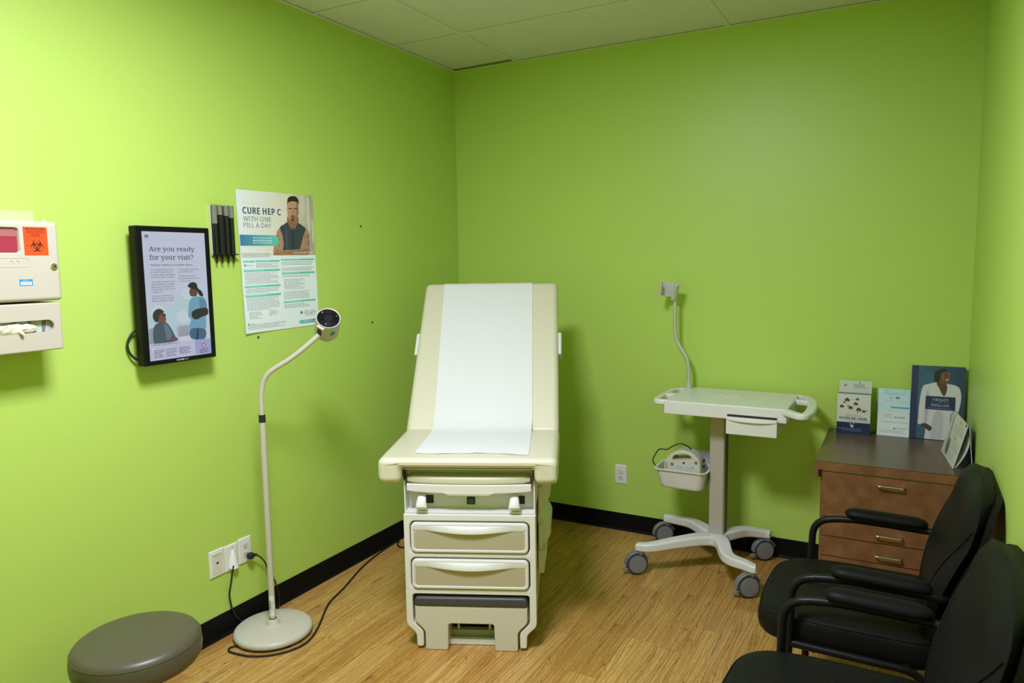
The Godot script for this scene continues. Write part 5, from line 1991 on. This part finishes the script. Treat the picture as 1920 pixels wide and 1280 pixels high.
func receptacle(t: Node3D, y: float, z: float) -> void:
	var m := MB.new()
	var p := PackedVector2Array()
	for i in 28:
		var a := TAU * i / 28
		p.append(Vector2(clampf(cos(a) * 0.0175, -0.0145, 0.0145), y + sin(a) * 0.0145))
	m.prism(p, z - 0.001, z + 0.0012, 0.0, 0.0006, 1)
	var r := part(t, "receptacle", m, mats["outlet ivory"])
	var s := MB.new()
	s.box(Vector3(-0.0062, y + 0.0035, z + 0.0012), Vector3(0.0022, 0.0085, 0.0008))
	s.box(Vector3(0.0062, y + 0.0035, z + 0.0012), Vector3(0.0022, 0.0070, 0.0008))
	s.lathe([Vector2(0.0, 0.0), Vector2(0.0026, 0.0), Vector2(0.0026, 0.0008), Vector2(0.0, 0.0008)], 12)
	var n := s.v.size()
	s.move(72, Transform3D(Basis(Vector3.RIGHT, Vector3.BACK, Vector3.DOWN), Vector3(0, y - 0.0065, z + 0.0010)))
	part(r, "slots", s, mats["black rubber"])

func wall_plates() -> void:
	var white := mat("plate white", lin(0.78, 0.78, 0.76), 0.3)
	mat("outlet ivory", lin(0.70, 0.69, 0.62), 0.35)
	# data jack plate
	var a := thing("wall_plate", "white wall plate with one phone jack, leftmost of three plates", "wall plate", Vector3(0, 0.330, 1.9335), PI / 2, "plates on the left wall")
	part(a, "plate", plate_body(0.0745, 0.116), white)
	part(a, "insert", rb(Vector3(0, 0.0, 0.0055), Vector3(0.050, 0.088, 0.005), 0.0008, 1), mats["outlet ivory"])
	part(a, "name_strip", rb(Vector3(0, 0.0375, 0.0082), Vector3(0.044, 0.009, 0.001), 0.0004, 1), mat("straw strip", lin(0.58, 0.54, 0.40), 0.4))
	part(a, "jack", rb(Vector3(0.0, 0.002, 0.0081), Vector3(0.011, 0.008, 0.0012), 0.0004, 1), mats["black rubber"])
	# blank plate with cone cover
	var b := thing("cone_cover_plate", "white wall plate with a cone-shaped cord cover", "wall plate", Vector3(0, 0.3285, 1.8595), PI / 2, "plates on the left wall")
	part(b, "plate", plate_body(0.0700, 0.114), white)
	var cone := MB.new()
	var loops := []
	for k in 9:
		var f := k / 8.0
		var r := lerpf(0.003, 0.023, pow(f, 0.72))
		var l := PackedVector3Array()
		for i in 21:
			var g := PI * i / 20.0
			l.append(Vector3(0.006 + cos(g) * r, lerpf(0.034, -0.044, f) - 0.004 * sin(g) * f, 0.0062 + sin(g) * r * 0.95))
		loops.append(l)
	cone.loft(loops)
	part(b, "cone_cover", cone, mat("bright white", lin(0.82, 0.82, 0.81), 0.35), "", 50.0)
	var sc := MB.new()
	sc.lathe([Vector2(0.0, 0.0), Vector2(0.0036, 0.0), Vector2(0.0036, 0.0008), Vector2(0.0, 0.001)], 12)
	sc.move(0, Transform3D(Basis(Vector3.RIGHT, Vector3.BACK, Vector3.DOWN), Vector3(0.006, 0.041, 0.0068)))
	part(b, "screw", sc, mats["brushed steel"])
	# duplex outlets
	var c := thing("wall_outlet", "white duplex outlet on the left wall with a black plug", "outlet", Vector3(0, 0.334, 1.7865), PI / 2, "duplex outlets")
	part(c, "plate", plate_body(0.0700, 0.1135), white)
	receptacle(c, 0.0195, 0.0068)
	receptacle(c, -0.0195, 0.0068)
	var d := thing("wall_outlet", "white outlet low on the back wall, upper socket capped", "outlet", Vector3(1.0855, 0.334, 0), 0.0, "duplex outlets")
	part(d, "plate", plate_body(0.0715, 0.1135), white)
	receptacle(d, -0.0195, 0.0068)
	var cap := MB.new()
	cap.lathe([Vector2(0.0, 0.0), Vector2(0.0165, 0.0), Vector2(0.0165, 0.003), Vector2(0.0145, 0.0045), Vector2(0.0, 0.0048)], 24)
	cap.move(0, Transform3D(Basis(Vector3.RIGHT, Vector3.BACK, Vector3.DOWN), Vector3(0.001, 0.0195, 0.0062)))
	part(d, "safety_cap", cap, mats["outlet ivory"])


# ---------------------------------------------------------------- printed things on the drawer cabinet
func cabinet_top_items() -> void:
	var y0 := 0.717
	var se := font(true)
	var hv := font(false, true)
	var sa := font()
	# card box
	var navy := c8(24, 38, 86)
	var p := Pic.new(288, 400, c8(214, 214, 206))
	for d in [[86, 63, 30], [174, 51, 20], [161, 98, 25], [41, 130, 25], [118, 139, 26], [188, 153, 30], [232, 167, 22], [62, 88, 12], [97, 121, 12], [258, 157, 8], [178, 182, 7]]:
		var c := Vector2(d[0], d[1])
		var r: float = d[2] * 0.86
		var col := c8(48, 36, 34) if int(d[0]) % 3 else c8(70, 66, 70)
		if d[2] < 15:
			col = c8(60, 130, 170) if int(d[0]) % 2 else c8(40, 44, 66)
		p.poly(PackedVector2Array([c + Vector2(0, -r), c + Vector2(r, 0), c + Vector2(0, r), c + Vector2(-r, 0)]), col)
		if d[2] > 15:
			p.oval(c.x, c.y + r * 0.1, r * 0.30, r * 0.38, c8(150, 110, 92))
			p.poly(PackedVector2Array([c + Vector2(0, r), c + Vector2(-r * 0.5, r * 0.5), c + Vector2(0, r * 0.3), c + Vector2(r * 0.5, r * 0.5)]), c8(170, 170, 176))
	p.text("WORDS ARE LOUD.", 77.6, 206.2, 209.9, 222.1, c8(120,122,128), sa)
	p.text("ACTIONS ARE LOUDER.", 20.4, 229.6, 266.3, 256.1, c8(40,42,58), hv)
	p.greek(80, 262, 280, 276, 2, c8(160, 160, 160), 41)
	p.rect(0, 282, 288, 400, navy)
	var bc := Vector2(134.8, 318.0)
	for e in [[0, 0, 17], [-16, -20, 8], [12, -26, 7]]:
		var c := bc + Vector2(e[0], e[1])
		var r: float = e[2]
		p.poly(PackedVector2Array([c + Vector2(0, -r), c + Vector2(r, 0), c + Vector2(0, r), c + Vector2(-r, 0)]), c8(210, 214, 220))
	p.greek(18, 344, 270, 352, 1, c8(220, 222, 230), 42)
	p.greek(54, 362, 236, 370, 1, c8(190, 194, 210), 43)
	var t := thing("card_box", "navy and white card box on the cabinet, leftmost of the printed things", "card box", Vector3(2.303, y0, 0.088))
	var teal := mat("teal box side", lin(0.03, 0.12, 0.22), 0.4)
	var bm := MB.new()
	bm.box(Vector3(0, 0.0975, 0.0), Vector3(0.145, 0.195, 0.042))
	part(t, "box", bm, teal)
	var fs := sheet(0.1455, 0.196, 0.001)
	fs.move(0, Transform3D(Basis(), Vector3(0, 0.098, 0.0212)))
	part(t, "front_print", fs, print_mat("card box print", p.tex(), 0.45))
	var q := Pic.new(288, 504, c8(206, 208, 198))
	q.text("SF", 42, 38, 70, 58, c8(70, 74, 90), hv)
	q.greek(130, 30, 270, 76, 4, c8(130, 132, 138), 44)
	q.oval(180, 16, 8, 8, c8(120, 150, 160))
	var bs := sheet(0.143, 0.252, 0.002)
	bs.move(0, Transform3D(Basis(Vector3.RIGHT, -0.06), Vector3(0.002, 0.127, -0.024)))
	part(t, "back_card", bs, print_mat("card box back print", q.tex(), 0.5))
	# leaning card
	var c := Pic.new(276, 444, c8(212, 220, 222))
	c.ramp(0, 0, 276, 300, c8(176, 214, 226), c8(212, 220, 222))
	for b in [[40, 120, 60, 90], [10, 40, 40, 60], [200, 60, 40, 30]]:
		c.oval(b[0], b[1], b[2], b[3], c8(190, 220, 230))
	c.text("LET'S", 45.7, 19.0, 89.3, 31.5, c8(110,150,170), sa)
	c.text("DISCUSS DESCOVY", 46.7, 40.4, 234.7, 56.4, c8(96,140,165), sa)
	c.oval(Vector2(169.4, 83.4).x, Vector2(169.4, 83.4).y, 20, 11, c8(84, 120, 150))
	c.oval(Vector2(111.4, 84.9).x, Vector2(111.4, 84.9).y, 15, 7, c8(150, 176, 186))
	c.greek(62, 108, 130, 124, 2, c8(150, 172, 184), 51)
	c.greek(160, 112, 250, 128, 2, c8(150, 172, 184), 52)
	var s0 := Vector2(112.8, 168.1)
	var s1 := Vector2(268.0, 183.1)
	c.rect(s0.x, s0.y, s1.x, s1.y, c8(76, 146, 184))
	c.greek(s0.x + 12, s0.y + 6, s1.x - 20, s1.y - 6, 1, c8(200, 225, 235), 53)
	c.greek(78, 204, 220, 212, 1, c8(150, 160, 166), 54)
	c.text("$0 CO-PAY", 145.4, 258.8, 238.1, 275.0, c8(60,84,104), hv)
	c.greek(60, 236, 130, 280, 3, c8(190, 160, 160), 55)
	c.greek(44, 310, 262, 322, 2, c8(150, 160, 166), 56)
	c.oval(Vector2(148.7, 373.1).x, Vector2(148.7, 373.1).y, 10, 10, c8(96, 150, 178))
	c.greek(160, 366, 262, 380, 1, c8(110, 140, 160), 57)
	c.greek(24, 390, 250, 420, 3, c8(160, 168, 174), 58)
	var cs := sheet(0.136, 0.226, 0.002)
	cs.move(0, Transform3D(Basis(), Vector3(0, 0.113, -0.002)))
	var co := single("leaning_card", "pale blue and white card leaning on the wall beside the book", "card", cs, print_mat("leaning card print", c.tex(), 0.45), Vector3(2.4725, y0 + 0.0006, 0.078))
	co.rotation.x = -0.26
	# the book
	var k := Pic.new(432, 680, c8(38, 56, 84))
	k.ramp_x(52, 0, 432, 680, c8(52, 88, 116), c8(40, 62, 92))
	k.oval(140, 300, 90, 240, c8(58, 94, 120))
	k.rect(0, 0, 52, 680, c8(34, 40, 88))
	k.rect(48, 0, 54, 680, c8(26, 32, 72))
	var cloth := c8(206, 204, 208)
	k.shape([Vector2(65.6, 485.9), Vector2(72.0, 338.4), Vector2(93.0, 198.4), Vector2(142.2, 169.4), Vector2(200.3, 152.1), Vector2(299.1, 160.0), Vector2(371.1, 177.3), Vector2(397.4, 223.5), Vector2(403.3, 309.8), Vector2(378.1, 432.6), Vector2(328.2, 435.5), Vector2(299.4, 679.3), Vector2(135.7, 689.1), Vector2(126.6, 620.6), Vector2(139.4, 446.9), Vector2(124.1, 534.3), Vector2(67.4, 546.4)], cloth)
	k.shape([Vector2(118.1, 327.0), Vector2(136.5, 221.8), Vector2(150.2, 325.0), Vector2(137.9, 516.2), Vector2(117.2, 543.4)], c8(176, 174, 184))
	k.shape([Vector2(199.5, 426.0), Vector2(264.1, 439.4), Vector2(256.7, 681.9), Vector2(171.3, 687.0)], c8(186, 184, 192))
	k.shape([Vector2(334.9, 417.8), Vector2(359.8, 416.3), Vector2(356.3, 675.9), Vector2(313.6, 678.5)], c8(168, 168, 180))
	k.shape([Vector2(206.1, 156.9), Vector2(277.6, 156.9), Vector2(289.9, 212.6), Vector2(273.6, 269.9), Vector2(251.9, 258.2), Vector2(229.0, 207.6)], c8(88, 58, 46))
	k.shape([Vector2(213.9, 52.3), Vector2(252.7, 32.5), Vector2(295.9, 43.0), Vector2(308.6, 90.0), Vector2(307.1, 137.8), Vector2(277.8, 165.6), Vector2(234.8, 159.5), Vector2(215.9, 121.6)], c8(104, 68, 54))
	k.shape([Vector2(184.0, 132.2), Vector2(189.2, 62.4), Vector2(216.9, 33.0), Vector2(259.5, 21.7), Vector2(295.7, 38.6), Vector2(256.7, 49.7), Vector2(232.5, 77.2), Vector2(227.0, 138.3), Vector2(206.0, 152.6)], c8(34, 26, 26))
	k.shape([Vector2(275.1, 119.8), Vector2(301.5, 116.4), Vector2(295.4, 127.2), Vector2(281.1, 129.0)], c8(206, 190, 182))
	k.shape([Vector2(247.0, 85.0), Vector2(261.0, 75.5), Vector2(263.9, 127.4), Vector2(248.5, 137.0)], c8(126, 86, 68))
	k.shape([Vector2(290.5, 56.3), Vector2(303.5, 60.8), Vector2(305.5, 81.5), Vector2(295.4, 78.6)], c8(132, 92, 74))
	k.shape([Vector2(269.8, 83.6), Vector2(285.5, 80.9), Vector2(285.6, 86.1), Vector2(270.0, 88.8)], c8(30, 22, 20))
	k.shape([Vector2(297.0, 82.0), Vector2(305.6, 83.2), Vector2(304.8, 107.6), Vector2(296.2, 104.6)], c8(124, 84, 66))
	k.shape([Vector2(85.4, 553.9), Vector2(120.5, 534.5), Vector2(167.6, 557.6), Vector2(181.0, 578.4), Vector2(161.8, 605.5), Vector2(132.7, 585.7)], c8(76, 52, 44))
	var bx0 := Vector2(121.1, 280.0)
	var bx1 := Vector2(360.2, 404.2)
	k.rect(bx0.x, bx0.y, bx1.x, bx1.y, c8(28, 40, 84))
	k.text("PORTRAITS", 174.8, 299.3, 304.5, 321.8, c8(226,228,232), se)
	k.text("of", 229.7, 325.5, 246.8, 342.8, c8(200,204,214), se)
	k.rect(Vector2(164.9, 338.0).x, Vector2(164.9, 338.0).y, Vector2(221.9, 334.6).x, Vector2(164.9, 338.0).y + 2, c8(160, 166, 186))
	k.rect(Vector2(257.6, 334.2).x, Vector2(257.6, 334.2).y, Vector2(312.5, 330.9).x, Vector2(257.6, 334.2).y + 2, c8(160, 166, 186))
	k.text("INSPIRATION", 164.9, 351.9, 313.1, 374.4, c8(226,228,232), se)
	k.greek(bx0.x + 24, Vector2(162.7, 388.4).y, bx1.x - 24, Vector2(163.0, 397.0).y, 1, c8(160, 166, 186), 61)
	var book := thing("book", "tall navy book with a woman in white on its cover", "book", Vector3(2.6500, y0 + 0.0022, 0.078))
	book.rotation.x = -0.150
	var cov := sheet(0.2155, 0.341, 0.003)
	cov.move(0, Transform3D(Basis(), Vector3(0, 0.1705, -0.003)))
	part(book, "front_cover", cov, print_mat("book cover print", k.tex(), 0.4))
	part(book, "pages", bx(Vector3(0.002, 0.1705, -0.013), Vector3(0.205, 0.333, 0.0195)), mat("page white", lin(0.70, 0.69, 0.64), 0.8))
	var cb := MB.new()
	cb.box(Vector3(0, 0.1705, -0.0245), Vector3(0.2155, 0.341, 0.003))
	cb.box(Vector3(-0.1062, 0.1705, -0.013), Vector3(0.003, 0.341, 0.0199))
	part(book, "back_cover", cb, mat("navy cloth", lin(0.014, 0.020, 0.085), 0.5))
	# tent calendar at the right wall: printed pages in front, dark stand behind
	var e := Pic.new(480, 300, c8(206, 206, 196))
	e.ramp(0, 0, 230, 300, c8(214, 212, 204), c8(196, 196, 190))
	e.shape([Vector2(40, 20), Vector2(76, 30), Vector2(110, 150), Vector2(150, 230), Vector2(130, 270), Vector2(90, 200), Vector2(60, 120)], c8(168, 140, 86))
	e.shape([Vector2(90, 190), Vector2(160, 170), Vector2(200, 230), Vector2(180, 280), Vector2(110, 270)], c8(120, 112, 112))
	e.shape([Vector2(60, 130), Vector2(86, 150), Vector2(92, 240), Vector2(66, 230)], c8(196, 176, 130))
	e.shape([Vector2(120, 210), Vector2(140, 204), Vector2(146, 268), Vector2(126, 272)], c8(76, 70, 74))
	e.rect(236, 0, 239, 300, c8(110, 110, 112))
	e.greek(170, 60, 222, 110, 4, c8(150, 150, 150), 71)
	for b in [[260, 20], [250, 130]]:
		e.rect(b[0], b[1], b[0] + 70, b[1] + 16, c8(176, 180, 60))
		e.greek(b[0], b[1] + 24, 460, b[1] + 90, 6, c8(164, 166, 164), 72 + b[0])
	e.greek(250, 240, 400, 284, 4, c8(164, 166, 164), 77)
	e.rect(430, 4, 470, 20, c8(40, 60, 130))
	var cal := thing("tent_calendar", "standing tent calendar at the cabinet's right end by the wall", "calendar", Vector3(2.682, y0, 0.432), -PI / 2)
	var lean := Transform3D(Basis(Vector3.UP, 0.10) * Basis(Vector3.RIGHT, -0.245), Vector3.ZERO)
	var pg := sheet(0.300, 0.186, 0.003)
	pg.move(0, lean * Transform3D(Basis(), Vector3(0, 0.0935, 0)))
	part(cal, "front_page", pg, print_mat("calendar print", e.tex(), 0.5))
	# loose pages behind it, bellied out at the near side
	var lm := MB.new()
	var lo := []
	for i in 13:
		var f := i / 12.0
		var l := PackedVector3Array()
		for qv in [Vector2(-0.145, 0.0), Vector2(0.147, 0.0), Vector2(0.147, 0.0014), Vector2(-0.145, 0.0014)]:
			var belly: float = -0.020 * sin(PI * f) * clampf((qv.x + 0.1) / 0.25, 0, 1)
			l.append(lean * Vector3(qv.x, 0.004 + f * 0.180, -0.005 + belly - qv.y))
		lo.append(l)
	lm.loft(lo)
	part(cal, "loose_pages", lm, mat("page white", lin(0.70, 0.69, 0.64), 0.8))
	var stand := MB.new()
	var a0 := lean * Vector3(-0.150, 0.186, -0.003)
	var a1 := lean * Vector3(0.150, 0.186, -0.003)
	var b0 := Vector3(-0.150, 0.0015, -0.072)
	var b1 := Vector3(0.150, 0.0015, -0.080)
	var th := Vector3(0, 0, 0.0025)
	stand.loft([PackedVector3Array([a0, a1, a1 + th, a0 + th]), PackedVector3Array([b0, b1, b1 + th, b0 + th])])
	part(cal, "stand", stand, mat("navy card", lin(0.006, 0.008, 0.022), 0.45), "dark folded stand")
	var rim := MB.new()
	rim.tube(PackedVector3Array([a1 + Vector3(0.001, 0, 0), b1 + Vector3(0.001, 0, 0)]), 0.0014, 6)
	part(cal, "stand_edge", rim, mat("pale card edge", lin(0.55, 0.56, 0.58), 0.5))
